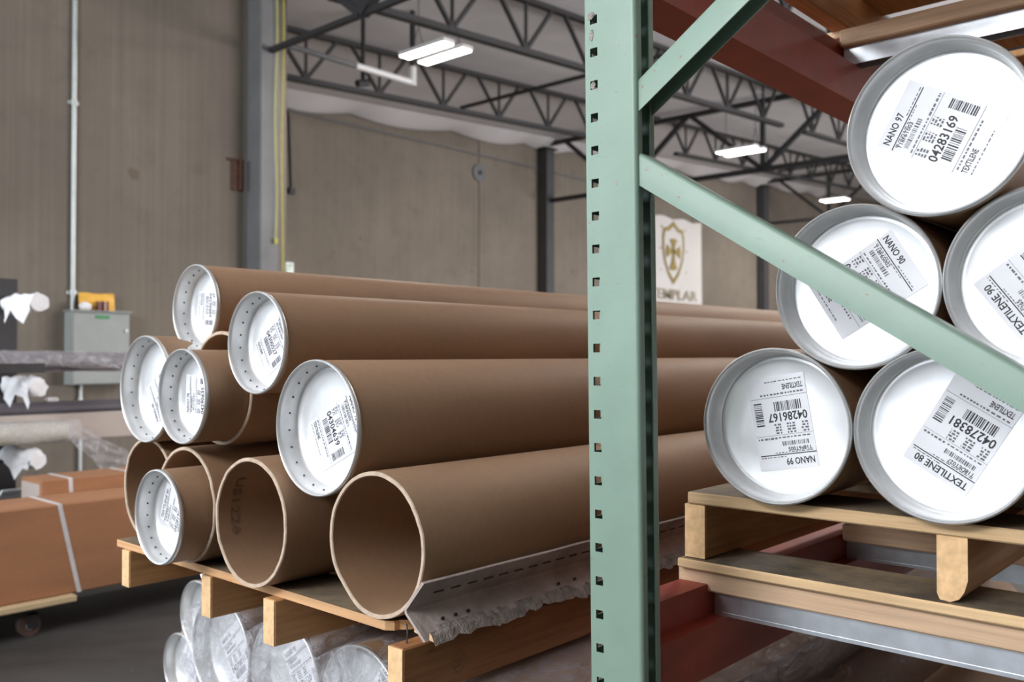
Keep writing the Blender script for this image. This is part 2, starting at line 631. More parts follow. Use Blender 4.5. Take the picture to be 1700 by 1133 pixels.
for yb in (10.9, 23.0, 35.0):
    o = bpy.data.objects.new('bridging_bar', UB)
    C.objects.link(o)
    o.location = (-11.0, yb, roof_z(yb) - 0.74)
    o.rotation_euler = (0, PI / 2, 0)
    o.scale = (0.05, 0.05, 6.1)
    tag(o, {10.9: 'thin dark bridging bar joining the joists before the deep girder', 23.0: 'thin dark bridging bar joining the joists beyond the deep girder',
            35.0: 'thin dark bridging bar joining the farthest joists'}[yb], 'bar', 'joist bridging bars')

# columns
def column(x0, x1, y0, y1, h, label, mat):
    r = empty('steel_column', ((x0 + x1) / 2, (y0 + y1) / 2, 0), label, 'column', 'wall columns')
    hx, hy = (x1 - x0) / 2, (y1 - y0) / 2
    MB().bbox(-hx, hx, -hy, hy, 0.02, h, 0.012).build('shaft', mat, r)
    MB().box(-hx - 0.05, hx + 0.05, -hy - 0.05, hy + 0.05, 0, 0.02).build('base_plate', M['black'], r)
    MB().box(-hx - 0.06, hx + 0.06, -hy - 0.06, hy + 0.06, h, h + 0.03).build('cap_plate', M['black'], r)
    return r


column(-8.62, -8.35, 5.30, 5.53, H + 4.5, 'grey square column at the end of the near concrete wall', M['colgrey'])
column(-14.56, -14.28, 17.15, 17.45, H + 5.1, 'dark grey column on the far wall, right of the panel joint', M['coldark'])
column(-14.56, -14.28, 28.85, 29.15, H + 5.8, 'most distant column on the far wall, right of the white banner', M['coldark'])


# ------------------------------------------------------------------ text helper
_tc = {}


def text_geo(body, bold=False):
    if body not in _tc:
        cu = bpy.data.curves.new('t', 'FONT')
        cu.body = body
        cu.resolution_u = 2
        cu.offset = 0.018
        ob = bpy.data.objects.new('t', cu)
        C.objects.link(ob)
        dg = bpy.context.evaluated_depsgraph_get()
        me = bpy.data.meshes.new_from_object(ob.evaluated_get(dg))
        v = [x.co[:] for x in me.vertices]
        f = [tuple(p.vertices) for p in me.polygons]
        xs = [p[0] for p in v]
        ys = [p[1] for p in v]
        bb = (min(xs), max(xs), 0.0, 0.7)
        _tc[body] = (v, f, bb)
        bpy.data.objects.remove(ob)
        bpy.data.curves.remove(cu)
        bpy.data.meshes.remove(me)
    return _tc[body]


def put_text(mb, body, x0, x1, ybase, cap, plane):
    """fit text between x0..x1 with cap height cap; plane maps (u,v) to a 3D point"""
    v, f, bb = text_geo(body)
    sx = (x1 - x0) / (bb[1] - bb[0])
    sy = cap / 0.7
    mb.add([plane(x0 + (p[0] - bb[0]) * sx, ybase + p[1] * sy) for p in v], f)


def rect(mb, x0, x1, y0, y1, plane):
    mb.add([plane(x0, y0), plane(x1, y0), plane(x1, y1), plane(x0, y1)], [(0, 1, 2, 3)])


# ------------------------------------------------------------------ tubes
RB = 0.126


def paper_label(parent, loc, ang, title, code, number, foot, fade=False, seed=0, sc=1.0):
    """4 x 6 inch shipping label lying on a cap disc, facing -Y; ang = counter-clockwise turn seen from the front"""
    rnd = random.Random(seed)
    W, Ht = 0.1016 * sc, 0.1524 * sc
    k = W
    lab = MB().box(-W / 2, W / 2, -0.0005, 0, -Ht / 2, Ht / 2).build('paper_label', M['paper'], parent, loc=loc)
    lab.rotation_euler = (0, -math.radians(ang), 0)
    pl = lambda u, v: ((u - 0.5) * k, -0.0008, Ht / 2 - v * k)
    def pt(u, v):            # label units: u right, v down; text needs v up
        return pl(u, -v)
    dk, lt = MB(), MB()
    put_text(dk, title, 0.05, 0.05 + 0.068 * len(title), -0.17, 0.105, pt)
    rect(dk, 0.0, 0.96, -0.245, -0.230, pt)
    put_text(dk, code, 0.06, 0.46, -0.345, 0.062, pt)
    put_text(dk, number, 0.05, 0.72, -0.905, 0.135, pt)
    put_text(dk, foot, 0.05, 0.40, -1.36, 0.085, pt)
    # small print as short dashes of type
    def small(x0, x1, y, h=0.028):
        x = x0
        while x < x1:
            wd = rnd.uniform(0.02, 0.06)
            rect(lt, x, min(x + wd, x1), y, y + h, pt)
            x += wd + rnd.uniform(0.012, 0.03)
    small(0.52, 0.95, -0.21, 0.014)
    small(0.06, 0.7, -0.275, 0.014)
    small(0.06, 0.6, -0.52, 0.02)
    small(0.62, 0.95, -0.52, 0.03)
    for r_ in range(4):
        small(0.06, 0.18, -0.60 - 0.045 * r_)
        small(0.28, 0.42, -0.60 - 0.045 * r_)
        small(0.52, 0.64, -0.60 - 0.045 * r_)
    def bars(x0, x1, y0, y1, horiz, tgt):
        p = 0.0
        ln = (x1 - x0) if horiz else (y1 - y0)
        while p < ln - 0.012:
            wd = rnd.choice((0.008, 0.008, 0.016, 0.022))
            if horiz:
                rect(tgt, x0 + p, x0 + p + wd, y0, y1, pt)
            else:
                rect(tgt, x0, x1, y0 + p, y0 + p + wd, pt)
            p += wd + rnd.choice((0.010, 0.014, 0.02))
    bars(0.10, 0.56, -0.445, -0.375, True, lt)
    bars(0.13, 0.62, -1.09, -0.935, True, dk)
    bars(0.80, 0.94, -1.10, -0.70, False, dk)
    rect(lt, 0.0, 0.98, -1.172, -1.166, pt)
    small(0.06, 0.8, -1.23, 0.026)
    rect(lt, 0.0, 0.98, -0.555, -0.550, pt)
    small(0.06, 0.7, -1.43, 0.016)
    a, b = (M['ink_soft'], M['ink_soft']) if fade else (M['ink'], M['ink_soft'])
    dk.build('printing', a, lab)
    lt.build('small_print', b, lab)
    return lab


def tube_wall(parent, R, L, th, seed, y0=0.0, dent=0.0, name='tube_wall'):
    rnd = random.Random(seed)
    ph = [rnd.uniform(0, 6.28) for _ in range(4)]
    def wp(p, t):
        k = 1 + 0.006 * math.sin(2 * t + ph[0]) + 0.003 * math.sin(3 * t + ph[1])
        if dent:
            fade = max(0.0, 1 - p.y / 0.5)
            k += -dent * fade * math.exp(-((t - 3.95) / 0.30) ** 2) + dent * 0.25 * fade * math.exp(-((t - 4.55) / 0.25) ** 2)
        y = p.y
        if y < 0.05:
            y += 0.0014 * mnoise.noise((4 * math.cos(t), 4 * math.sin(t), ph[2])) + 0.0008 * mnoise.noise((13 * math.cos(t), 13 * math.sin(t), ph[3]))
        return Vector((p.x * k, y, p.z * k))
    ys = [y0 + 0.0015, y0 + 0.25, y0 + 0.6] + [y0 + 0.6 + (L - 0.6) * q for q in (0.33, 0.66, 1.0)]
    prof = [(R, y) for y in ys] + [(R - th, y) for y in reversed(ys)]
    MB().lathe(prof, 72, close=True, warp=wp).build(name, M['kraft'], parent, smooth=True)
    MB().lathe([(R, y0 + 0.0015), (R - 0.0012, y0 - 0.0008), (R - th + 0.0012, y0 - 0.0008), (R - th, y0 + 0.0015)], 72, warp=wp).build('cut_edge', M['kraft_edge'], parent, smooth=True)


def cap(parent, R, nails=True, depth=0.036, seed=0):
    bw = 0.004
    prof = [(R - 0.001, 0.0038), (R + 0.0004, 0.002), (R + 0.0006, -0.002), (R + 0.0002, -0.0045), (R - 0.002, -0.006), (R - 0.0046, -0.004), (R - 0.0062, 0.002),
            (R - 0.0075, 0.010), (R - 0.0095, depth - 0.004), (R - 0.0135, depth)]
    MB().lathe(prof, 80).build('cap_rim', M['rim'], parent, smooth=True, angle=60)
    rd = R - 0.0135
    MB().lathe([(rd, depth), (rd - 0.003, depth - 0.0012), (rd - 0.006, depth), (rd * 0.6, depth), (0.0005, depth)], 80).build('cap_disc', M['disc'], parent, smooth=True, angle=60)
    if nails:
        nb = MB()
        for k in range(22):
            t = 2 * PI * k / 22 + 0.1
            r_ = R - 0.0087
            p = Vector((math.cos(t) * r_, depth * 0.52, math.sin(t) * r_))
            nb.bar(p, p - Vector((math.cos(t), 0, math.sin(t))) * 0.0018, 0.0019, 6)
        o = nb.build('cap_rivets', M['black'], parent)
        o['kind'] = 'stuff'


TUBE_L = 3.66


def tube(x, y, z, label, R=RB, L=TUBE_L, th=0.008, capped=None, group=None, seed=0, dent=0.0, nails=True, fade=False):
    r = empty('cardboard_tube', (x, y, z), label, 'tube', group)
    tube_wall(r, R - (0.001 if capped is not None else 0), L, 0.0035 if capped is not None else th, seed, y0=0.004 if capped is not None else 0.0, dent=dent)
    if capped is not None:
        cap(r, R, nails, seed=seed)
        if capped:
            dx, dz, ang, title, code, number, foot = capped
            paper_label(r, (dx, 0.0356, dz), ang, title, code, number, foot, fade, seed, 1.0 if R > 0.11 else 0.84)
    return r


G1 = 'tubes on the left pallet'
G2 = 'capped tubes on the rack pallet'
DECK_L = 0.946
ZB = DECK_L + RB
tube(-1.2156, 0.998, ZB + 0.001, 'open brown tube at the right end of the bottom row, beside the grey paperboard angle', group=G1, seed=1, dent=0.035)
tube(-1.562, 0.970, ZB, 'open brown tube second from right in the bottom row, empty inside', group=G1, seed=2)
tube(-1.850, 0.990, ZB, 'open brown tube holding the low capped inner tube, third from right in the bottom row', group=G1, seed=3)
tube(-2.129, 1.043, ZB, 'open empty tube at the far left of the bottom row', group=G1, seed=4)
tube(-1.838, 0.925, DECK_L + 0.009 + 0.1005, 'narrow capped tube pushed into an open tube of the bottom row', R=0.100, L=3.4,
     capped=(0.009, 0.003, 68, 'TEXTILENE 80', 'T18DET021', '04281902', 'TEXTILENE'), group=G1, seed=5, fade=True)
tube(-2.072, 1.01, 1.318, 'capped tube at the far left of the middle row, label tilted', capped=(0.016, -0.006, 122, 'NANO 99', 'T18F6T002', '04305650', 'TEXTILENE'), group=G1, seed=6)
tube(-1.808, 1.05, 1.326, 'open tube sleeve around the capped inner tube of the middle row', group=G1, seed=7)
tube(-1.795, 0.955, 1.311, 'narrow capped tube sticking out of a middle-row sleeve, number reading upward', R=0.1005, L=3.4,
     capped=(0.010, 0.0, 88, 'NANO 78', 'T18F6S001', '04290635', 'TEXTILENE'), group=G1, seed=8)
tube(-1.962, 1.075, 1.508, 'topmost capped tube, highest and farthest on the left pile', R=0.102, capped=(0.010, -0.002, -93, 'NANO 89', 'T18F6T009', '04298889', 'TEXTILENE'), group=G1, seed=9, fade=True)
tube(-1.597, 1.008, 1.423, 'capped tube of the top row with the number 04300527', R=0.1035, capped=(0.009, -0.004, -58, 'NANO 95', 'T18F6S004', '04300527', 'TEXTILENE'), group=G1, seed=10)
tube(-1.384, 1.000, 1.264, 'large capped tube resting on two open tubes, number 04304639', capped=(0.015, -0.009, -64, 'NANO 95', 'T18F6S005', '04304639', 'TEXTILENE'), group=G1, seed=11)

DECK_R = 1.158
ZR = DECK_R + RB
tube(-0.661, 1.366, ZR, 'capped tube at the left of the bottom row, upside-down label 04286167', capped=(-0.004, 0.004, 190, 'NANO 99', 'T18F6T005', '04286167', 'TEXTILENE'), group=G2, seed=21, nails=False)
tube(-0.408, 1.372, ZR, 'capped tube at the right of the bottom row, label TEXTILENE 80', capped=(0.016, 0.002, 149, 'TEXTILENE 80', 'T18DET027', '04278381', 'TEXTILENE'), group=G2, seed=22, nails=False)
tube(-0.150, 1.372, ZR, 'capped tube beyond the right end of the bottom row', capped=False, group=G2, seed=23, nails=False)
tube(-0.532, 1.371, ZR + 0.2185, 'capped tube in the middle row crossed by the green brace', capped=(0.004, 0.004, -58, 'NANO 90', 'T18F6S002', '04284220', 'TEXTILENE'), group=G2, seed=24, nails=False)
tube(-0.279, 1.371, ZR + 0.2185, 'capped tube in the middle row cut by the right picture edge', capped=(-0.005, 0.002, 126, 'TEXTILENE 90', 'T18DES265', '04286530', 'TEXTILENE'), group=G2, seed=25, nails=False)
tube(-0.405, 1.345, ZR + 0.437, 'topmost capped tube of the rack pile, label NANO 97', capped=(-0.004, 0.004, 62, 'NANO 97', 'T18F6T003', '04283169', 'TEXTILENE'), group=G2, seed=26, nails=False)


# faint number stamped inside the empty tube, written down the wall
b2 = [o for o in C.objects if o.get('label', '').startswith('open brown tube second from right')][0]
st_ = MB()
put_text(st_, 'US1226', 0.0, 0.135, 0.0, 0.018,
         lambda u, v: ((RB - 0.0092) * math.cos(math.radians(140) + u / RB), 0.030 + v, (RB - 0.0092) * math.sin(math.radians(140) + u / RB)))
st_.build('stamped_number', M['stamp'], b2)

# ------------------------------------------------------------------ pallets
def topface(o, mat):
    """weathered upper face on a freshly cut board"""
    o.data.materials.append(mat)
    for p in o.data.polygons:
        if p.normal.z > 0.9:
            p.material_index = 1
    return o


def board(name, mat, parent, x0, x1, y0, y1, z0, z1, b=0.0025, top=None):
    o = MB().bbox(x0, x1, y0, y1, z0, z1, b)
    pl = parent.location
    o = o.build(name, mat, parent, center=True, loc=-Vector(pl))
    return topface(o, top) if top else o


def broken_board(name, mat, parent, x0, x1, y0, y1, z0, z1, seed):
    """deck board whose right end is split and torn"""
    rnd = random.Random(seed)
    n = 14
    end = []
    for k in range(n + 1):
        t = k / n
        end.append((x1 - 0.10 * (1 - t) ** 1.4 * 0.6 + rnd.uniform(-0.012, 0.012), y0 + (y1 - y0) * t))
    poly = [(x0, y0)] + end + [(x0, y1)]
    return MB().prism(poly, 'z', z0, z1).build(name, mat, parent, center=True, loc=-Vector(parent.location))


pl = empty('wooden_pallet', (-1.64, 1.0, 0.839), 'long wooden pallet carrying the open brown tubes, end board splintered', 'pallet')
topface(broken_board('deck_board', M['orangex'], pl, -2.21, -1.13, 1.005, 1.145, 0.929, 0.9455, 3), M['oldx'])
for y in (1.62, 2.3, 2.98, 3.66, 4.2):
    board('deck_board', M['oldx'], pl, -2.2, -1.11, y, y + 0.14, 0.929, 0.9455)
for (xa, ya) in ((-2.17, 1.0), (-1.795, 1.0), (-1.535, 0.985)):
    board('stringer', M['decky'], pl, xa, xa + 0.038, ya, 4.36, 0.840, 0.9285)
    MB().bbox(xa + 0.001, xa + 0.037, ya - 0.0012, ya + 0.001, 0.841, 0.9275, 0.0004).build('stringer_end', M['endgrain'], pl, center=True, loc=-Vector(pl.location))
board('stringer', M['redwood'], pl, -1.135, -1.098, 0.96, 4.36, 0.840, 0.9285)
MB().bbox(-1.134, -1.099, 0.9588, 0.961, 0.841, 0.9275, 0.0004).build('stringer_end', M['endgrain'], pl, center=True, loc=-Vector(pl.location))
# faded diamond stamp burned into the right stringer
dm = MB()
for k in range(4):
    a0, a1 = k * PI / 2, (k + 1) * PI / 2
    p0, p1 = (0.017 * math.cos(a0) * 1.3, 0.021 * math.sin(a0)), (0.017 * math.cos(a1) * 1.3, 0.021 * math.sin(a1))
    q0, q1 = (p0[0] * 0.9, p0[1] * 0.9), (p1[0] * 0.9, p1[1] * 0.9)
    dm.add([(-1.0976, 1.085 + p[0], 0.878 + p[1]) for p in (p0, p1, q1, q0)], [(0, 1, 2, 3)])
for k in range(3):
    dm.add([(-1.0976, 1.085 + y_, 0.878 + z_) for (y_, z_) in ((-0.012, 0.004 - 0.006 * k), (0.008, 0.010 - 0.006 * k), (0.008, 0.008 - 0.006 * k), (-0.012, 0.002 - 0.006 * k))], [(0, 1, 2, 3)])
dm.build('diamond_stamp', M['stamp'], pl, loc=-Vector(pl.location))
# broken nails and splinter on the right stringer
nb = MB()
nb.path([(-1.118, 0.985, 0.928), (-1.119, 0.988, 0.945), (-1.124, 0.99, 0.958)], 0.0014, 6)
nb.build('bent_nail', M['black'], pl, loc=-Vector(pl.location))
sp = MB()
sp.add([(-1.15, 1.03, 0.930), (-1.075, 1.01, 0.931), (-1.078, 1.03, 0.937), (-1.15, 1.07, 0.936), (-1.15, 1.03, 0.943), (-1.08, 1.016, 0.939), (-1.08, 1.03, 0.942), (-1.15, 1.07, 0.946)],
       [(0, 3, 2, 1), (4, 5, 6, 7), (0, 1, 5, 4), (1, 2, 6, 5), (2, 3, 7, 6), (3, 0, 4, 7)])
sp.build('splinter', M['endgrain'], pl, center=True, loc=-Vector(pl.location))

# grey paperboard angle beside the last tube
ea = empty('paperboard_angle', (-1.10, 0.985, 0.9285), 'torn grey paperboard angle lying along the last open tube', 'edge protector')
def angle_sheet(side):
    rnd = random.Random(side)
    vs_, fs_ = [], []
    nyy = 90
    prof0 = [(-1.082, 1.034), (-1.1245, 0.984), (-1.1225, 0.975), (-1.078, 0.938)]
    for j in range(nyy + 1):
        y = 0.985 + (3.6 - 0.985) * (j / nyy) ** 1.3
        tear = 0.022 * (0.5 + 0.5 * mnoise.noise((y * 7, 3.1, 0))) + 0.010 * mnoise.noise((y * 31, 0, 5)) if j > 1 else 0
        up = 0.0015 * mnoise.noise((y * 9, 1, 2))
        pr = [prof0[0], prof0[1], prof0[2], (prof0[3][0] - tear * 0.8, prof0[3][1] + tear * 0.55)]
        for q, (x, z) in enumerate(pr):
            for off in (0.0, 0.0065):
                vs_.append((x + off * 0.85 + 1.10, y - 0.985, z + up - off * 0.3 * (1 if q < 2 else -1) - 0.9285))
    m = 8
    for j in range(nyy):
        for q in range(3):
            a = j * m + q * 2
            b = a + m
            fs_ += [(a, a + 2, b + 2, b), (a + 1, b + 1, b + 3, a + 3)]
        a, b = j * m, (j + 1) * m
        fs_ += [(a, b, b + 1, a + 1), (a + 6, a + 7, b + 7, b + 6)]
    for j in (0, nyy):
        for q in range(3):
            a = j * m + q * 2
            fs_.append((a, a + 1, a + 3, a + 2))
    return MB().add(vs_, fs_)
angle_sheet(1).build('angle_board', M['board'], ea)
st = MB()
for j in range(60):
    y = 0.04 + j * 0.040
    st.box(0.0015, 0.0052, y, y + 0.022, 0.0775, 0.0790)
o = st.build('stitch_line', M['rust'], ea)
o['kind'] = 'stuff'
sh = MB()
for (y, s_) in ((0.055, 1), (0.085, 1), (0.115, 1), (0.36, 1), (0.41, 1)):
    sh.box(0.0045, 0.0075, y, y + 0.006, 0.0305, 0.0352)
o = sh.build('staple_holes', M['black'], ea)
o['kind'] = 'stuff'
# delaminated plies hanging along the torn lower edge
vs_, fs_ = [], []
nt_ = 220
for j in range(nt_ + 1):
    y = 0.02 + 2.2 * j / nt_
    a = 0.5 + 0.5 * mnoise.noise((y * 9, 1.7, 0.3))
    b = mnoise.noise((y * 45, 4.0, 2.0))
    c = mnoise.noise((y * 120, 8.0, 2.0))
    dep = 0.010 + 0.020 * a + 0.006 * b + 0.003 * c
    x0 = 0.006 + 0.006 * (1 - a)
    vs_ += [(x0, y, 0.026), (x0 + dep * 0.55, y + 0.004 * b, 0.027 - dep * 0.5 + 0.004 * c), (x0 + dep * 0.95, y + 0.006 * c, 0.024 - dep * 1.05)]
for j in range(nt_):
    for k in range(2):
        a = j * 3 + k
        fs_.append((a, a + 1, a + 4, a + 3))
o = MB().add(vs_, fs_).build('torn_plies', M['torn'], ea)
o['kind'] = 'stuff'

# rack pallet
pr = empty('wooden_pallet', (-0.4, 1.4, 1.025), 'rack pallet of pale wood carrying the six capped tubes', 'pallet')
board('deck_board', M['deckx'], pr, -0.84, 0.30, 1.395, 1.535, 1.137, 1.1575, top=M['oldx'])
for y in (1.72, 2.2, 2.7, 3.2, 3.7, 4.2):
    board('deck_board', M['oldx'], pr, -0.84, 0.30, y, y + 0.14, 1.137, 1.1575)
for (xa, rnd_) in ((-0.848, 0), (-0.425, 1), (0.20, 0)):
    if rnd_:
        poly = [(xa, 1.1365), (xa, 1.052), (xa + 0.004, 1.043), (xa + 0.018, 1.0415), (xa + 0.030, 1.047), (xa + 0.037, 1.058), (xa + 0.042, 1.075), (xa + 0.042, 1.1365)]
        MB().prism(poly, 'y', 1.40, 4.3).build('stringer', M['decky'], pr, center=True, loc=-Vector(pr.location))
        MB().prism(poly, 'y', 1.3985, 1.3998).build('stringer_end', M['endgrain'], pr, center=True, loc=-Vector(pr.location))
    else:
        board('stringer', M['decky'], pr, xa, xa + 0.042, 1.40, 4.3, 1.0415, 1.1365)
        MB().bbox(xa + 0.001, xa + 0.041, 1.3985, 1.3998, 1.0425, 1.1355, 0.0004).build('stringer_end', M['endgrain'], pr, center=True, loc=-Vector(pr.location))
board('bottom_board', M['deckx'], pr, -0.855, 0.30, 1.385, 1.53, 1.0245, 1.041, top=M['oldx'])
board('bottom_board', M['oldx'], pr, -0.855, 0.30, 2.62, 2.76, 1.0245, 1.041)
board('bottom_board', M['oldx'], pr, -0.855, 0.30, 4.14, 4.28, 1.0245, 1.041)

# upper pallet, seen from below
pu = empty('wooden_pallet', (-0.4, 1.4, 2.125), 'overhead wooden pallet on the upper shelf, seen from below', 'pallet')
for y in (1.40, 2.03, 2.74, 3.5):
    board('bottom_board', M['lumx'], pu, -0.86, 0.30, y, y + 0.14, 2.125, 2.142)
for xa in (-0.84, -0.33, 0.22):
    board('stringer', M['decky'], pu, xa, xa + 0.042, 1.40, 4.3, 2.142, 2.232)
for k in range(12):
    y = 1.4 + k * 0.235
    board('deck_board', M['decky'], pu, -0.85, 0.30, y, y + 0.15, 2.232, 2.252)


# ------------------------------------------------------------------ rack
def beam(y0, y1, zt, xo, side, label):
    """step beam; xo = outer X, side = +1 when the step faces +X"""
    r = empty('rack_beam', (xo, y0, zt - 0.14), label, 'rack beam', 'red rack beams')
    poly = [(0, 0), (0.085, 0), (0.085, 0.086), (0.055, 0.086), (0.055, 0.14), (0, 0.14)]
    MB().prism([(side * a, b) for a, b in poly], 'y', 0.004, y1 - y0 - 0.004).build('beam_body', M['red'], r)
    for ya in (0, y1 - y0 - 0.004):
        a, b = sorted((side * -0.006, side * 0.06))
        MB().box(a, b, ya, ya + 0.004, -0.03, 0.165).build('end_plate', M['red'], r)
    return r


YF, YR = 1.187, 5.1
beam(YF, YR, 1.0, -0.858, 1, 'lower red step beam right behind the green post')
beam(YF, YR, 1.0, 0.31, -1, 'lower red step beam on the hidden right side of the rack')
beam(YF, YR, 2.10, -0.858, 1, 'upper dark red beam overhead, crossing behind the green brace')
beam(YF, YR, 2.10, 0.31, -1, 'upper red beam on the hidden right side of the rack')


def crossbar(y, z, label):
    r = empty('pallet_support_bar', (-0.80, y, z), label, 'support bar', 'galvanised pallet supports')
    MB().ribbon([(0.0, 0.012), (0.0, 0.001), (0.0006, 0.0), (0.0006, 0.0), (0.0, 0.04), (0.045, 0.04), (0.045, 0.001)][3:] and
                [(0.0, 0.001), (0.0, 0.0395), (0.045, 0.0395), (0.045, 0.001)], 0.0022, 'x', 0.003, 1.05).build('channel', M['galv'], r)
    MB().box(0.0035, 1.0495, -0.0025, 0.0, 0.0, 0.006).build('bottom_lip', M['galv'], r)
    return r


def lumber(y, z, label, x0=-0.862):
    return tag(MB().bbox(x0, 0.28, y, y + 0.088, z, z + 0.0375, 0.003).build('lumber_plank', M['lumx'], center=True), label, 'plank', 'planks on the support bars')


LB = ['frontmost', 'second', 'third', 'rearmost']
for k, y in enumerate((1.415, 2.0, 2.65, 3.4)):
    crossbar(y, 0.9465, '%s galvanised support bar of the lower rack level' % LB[k])
    crossbar(y, 2.0465, '%s galvanised support bar of the upper rack level' % LB[k])
    lumber(y - 0.015 if k == 0 else y - 0.02, 0.9868, '%s pine plank between support bar and rack pallet' % LB[k], -0.862 if k == 0 else -0.80)
    lumber(y - 0.02, 2.0868, '%s pine plank overhead under the upper pallet' % LB[k], -0.80)


def post(parent, x0, mirror=1):
    """roll-formed C post with square holes; local coordinates of the frame"""
    Wd, Dp, t = 0.095, 0.052, 0.0024
    z0, z1, pitch = 0.02, 3.2, 0.0515
    zh = 1.459 - 27 * pitch
    m = MB()
    X = lambda x: x0 + mirror * x
    def arc(cx, cy, r, a0, a1, n=6):
        return [(X(cx + r * math.cos(math.radians(a0 + (a1 - a0) * i / n))), cy + r * math.sin(math.radians(a0 + (a1 - a0) * i / n))) for i in range(n + 1)]
    h0, h1 = 0.0115, 0.0255       # hole column on the front flange
    v0, v1 = 0.017, 0.033         # hole column on the web
    r = 0.006
    m.ribbon([(X(h1), 0.0), (X(Wd - r), 0.0)] + arc(Wd - r, r, r, -90, 0) + [(X(Wd), 0.015)], t, 'z', z0, z1)
    m.ribbon([(X(h0), 0.0), (X(0.004), 0.0)] + arc(0.004, 0.004, 0.004, -90, -180, 4) + [(X(0), v0)], t, 'z', z0, z1)
    m.ribbon([(X(0), v1), (X(0), Dp - 0.004)] + arc(0.004, Dp - 0.004, 0.004, 180, 90, 4) + [(X(Wd - r), Dp)] + arc(Wd - r, Dp - r, r, 90, 0) + [(X(Wd), Dp - 0.015)], t, 'z', z0, z1)
    zc = z0
    k = 0
    while True:
        c = zh + k * pitch
        k += 1
        lo, hi = c - 0.0068, c + 0.0068
        if lo < zc:
            continue
        if hi > z1:
            lo = z1
        a, b = sorted((X(h0), X(h1)))
        m.box(a, b, -t / 2, t / 2, zc, lo)
        a, b = sorted((X(-t / 2), X(t / 2)))
        m.box(a, b, v0, v1, zc, lo)
        if lo >= z1:
            break
        zc = hi
    m.build('post', M['green'], parent, smooth=True, angle=40)
    MB().box(min(X(-0.02), X(Wd + 0.02)), max(X(-0.02), X(Wd + 0.02)), -0.02, Dp + 0.02, 0, 0.02).build('foot_plate', M['green'], parent)


def remnants(parent):
    for (x, z, w_, h_) in ((0.006, 1.925, 0.016, 0.010), (0.010, 1.892, 0.009, 0.016), (0.012, 1.815, 0.010, 0.010)):
        MB().add([(x, -0.0016, z), (x + w_ * 0.6, -0.0022, z - h_ * 0.2), (x + w_, -0.0015, z + h_ * 0.5), (x + w_ * 0.7, -0.003, z + h_), (x + 0.1 * w_, -0.0016, z + 0.8 * h_)],
                 [(0, 1, 2, 3, 4)]).build('tape_remnant', M['torn'], parent)


def brace(parent, xa, za, xb, zb):
    """open C-channel diagonal, opening downward"""
    a, b = Vector((xa, 0, za)), Vector((xb, 0, zb))
    d = (b - a)
    L = d.length
    hgt, dep, t = 0.041, 0.036, 0.0022
    m = MB()
    sgn = 1
    m.ribbon([(0.0, -hgt / 2), (0.0, hgt / 2 - 0.004), (0.0012, hgt / 2 - 0.0012), (0.004, hgt / 2), (dep - 0.004, hgt / 2), (dep - 0.0012, hgt / 2 - 0.0012), (dep, hgt / 2 - 0.004), (dep, -hgt / 2)], t, 'x', 0, L)
    o = m.build('brace', M['green'], parent, smooth=True, angle=50, loc=(xa, 0.007, za))
    o.rotation_euler = (0, -math.atan2(d.z, d.x), 0)
    return o


def frame(y, label, tilt=0.0):
    r = empty('rack_upright_frame', (-0.86, y, 0), label, 'rack frame', 'green rack frames')
    post(r, 0.0)
    post(r, 1.17, -1)
    for (za, zb) in ((1.685, 1.04), (1.780, 2.43), (0.995, 0.36), (3.10, 2.46), (0.08, 0.32)):
        if za in (3.10, 0.995):
            brace(r, 0.082, za - (0.635 if za == 0.995 else 0), 1.088, zb + (0.635 if za == 0.995 else 0)) if za == 3.10 else brace(r, 0.082, 0.36, 1.088, 0.995)
        else:
            brace(r, 0.082, za, 1.088, zb)
    r.rotation_euler = (0, tilt, 0)
    return r


fr = frame(1.133, 'green upright rack frame with punched post and diagonal braces in the foreground', 0.0)
remnants(fr)
# the frame leans a little: pivot about eye height
tl = -0.0115
fr.rotation_euler = (0, tl, 0)
fr.location = (-0.86 - math.sin(tl) * 1.40, 1.133, 0.002)
frame(5.1, 'green upright rack frame at the far end of the rack, behind the tubes')


# ------------------------------------------------------------------ bottom wrapped pile under the left pallet
G3 = 'wrapped tubes under the left pallet'
def low_tube(x, y, z, label, group, labelled=None, L=3.4, seed=0):
    r = empty('cardboard_tube', (x, y, z), label, 'tube', group)
    tube_wall(r, 0.1245, L, 0.0035, seed, y0=0.004)
    cap(r, 0.1255, False, seed=seed)
    if labelled:
        dx, dz, ang, title, code, number, foot = labelled
        paper_label(r, (dx, 0.0356, dz), ang, title, code, number, foot, True, seed)
    return r

xs = (-1.92, -1.66, -1.40, -1.14)
zs = [0.706 - 0.2185 * k for k in range(3)]
nm = ['leftmost', 'second', 'third', 'rightmost']
for i, x in enumerate(xs):
    lab = {0: (0.02, -0.02, 40, 'NANO 97', 'T18F6T001', '04270011', 'TEXTILENE'), 1: (0.02, 0.0, 35, 'NANO 99', 'T18F6T006', '04276120', 'TEXTILENE'),
           2: (0.02, 0.0, -35, 'TEXTILENE 80', 'T18DET011', '04277304', 'TEXTILENE')}.get(i)
    low_tube(x, 1.12, zs[0], '%s capped tube wrapped in clear film below the left pallet' % nm[i], G3, lab, seed=40 + i)
for k in (1, 2):
    for i, x in enumerate([q + (0.13 if k == 1 else 0) for q in xs][:3 if k == 1 else 4]):
        low_tube(x, 1.13, zs[k], 'capped tube wrapped in clear film, %s of the %s row under the left pallet' % (nm[i], ('second', 'lowest')[k - 1]), G3, seed=50 + 5 * k + i)
pb = empty('wooden_pallet', (-1.5, 1.2, 0), 'floor pallet under the film-wrapped tubes', 'pallet')
for y in (1.2, 2.2, 3.2, 4.2):
    board('deck_board', M['oldx'], pb, -2.1, -0.98, y, y + 0.14, 0.125, 0.1425)
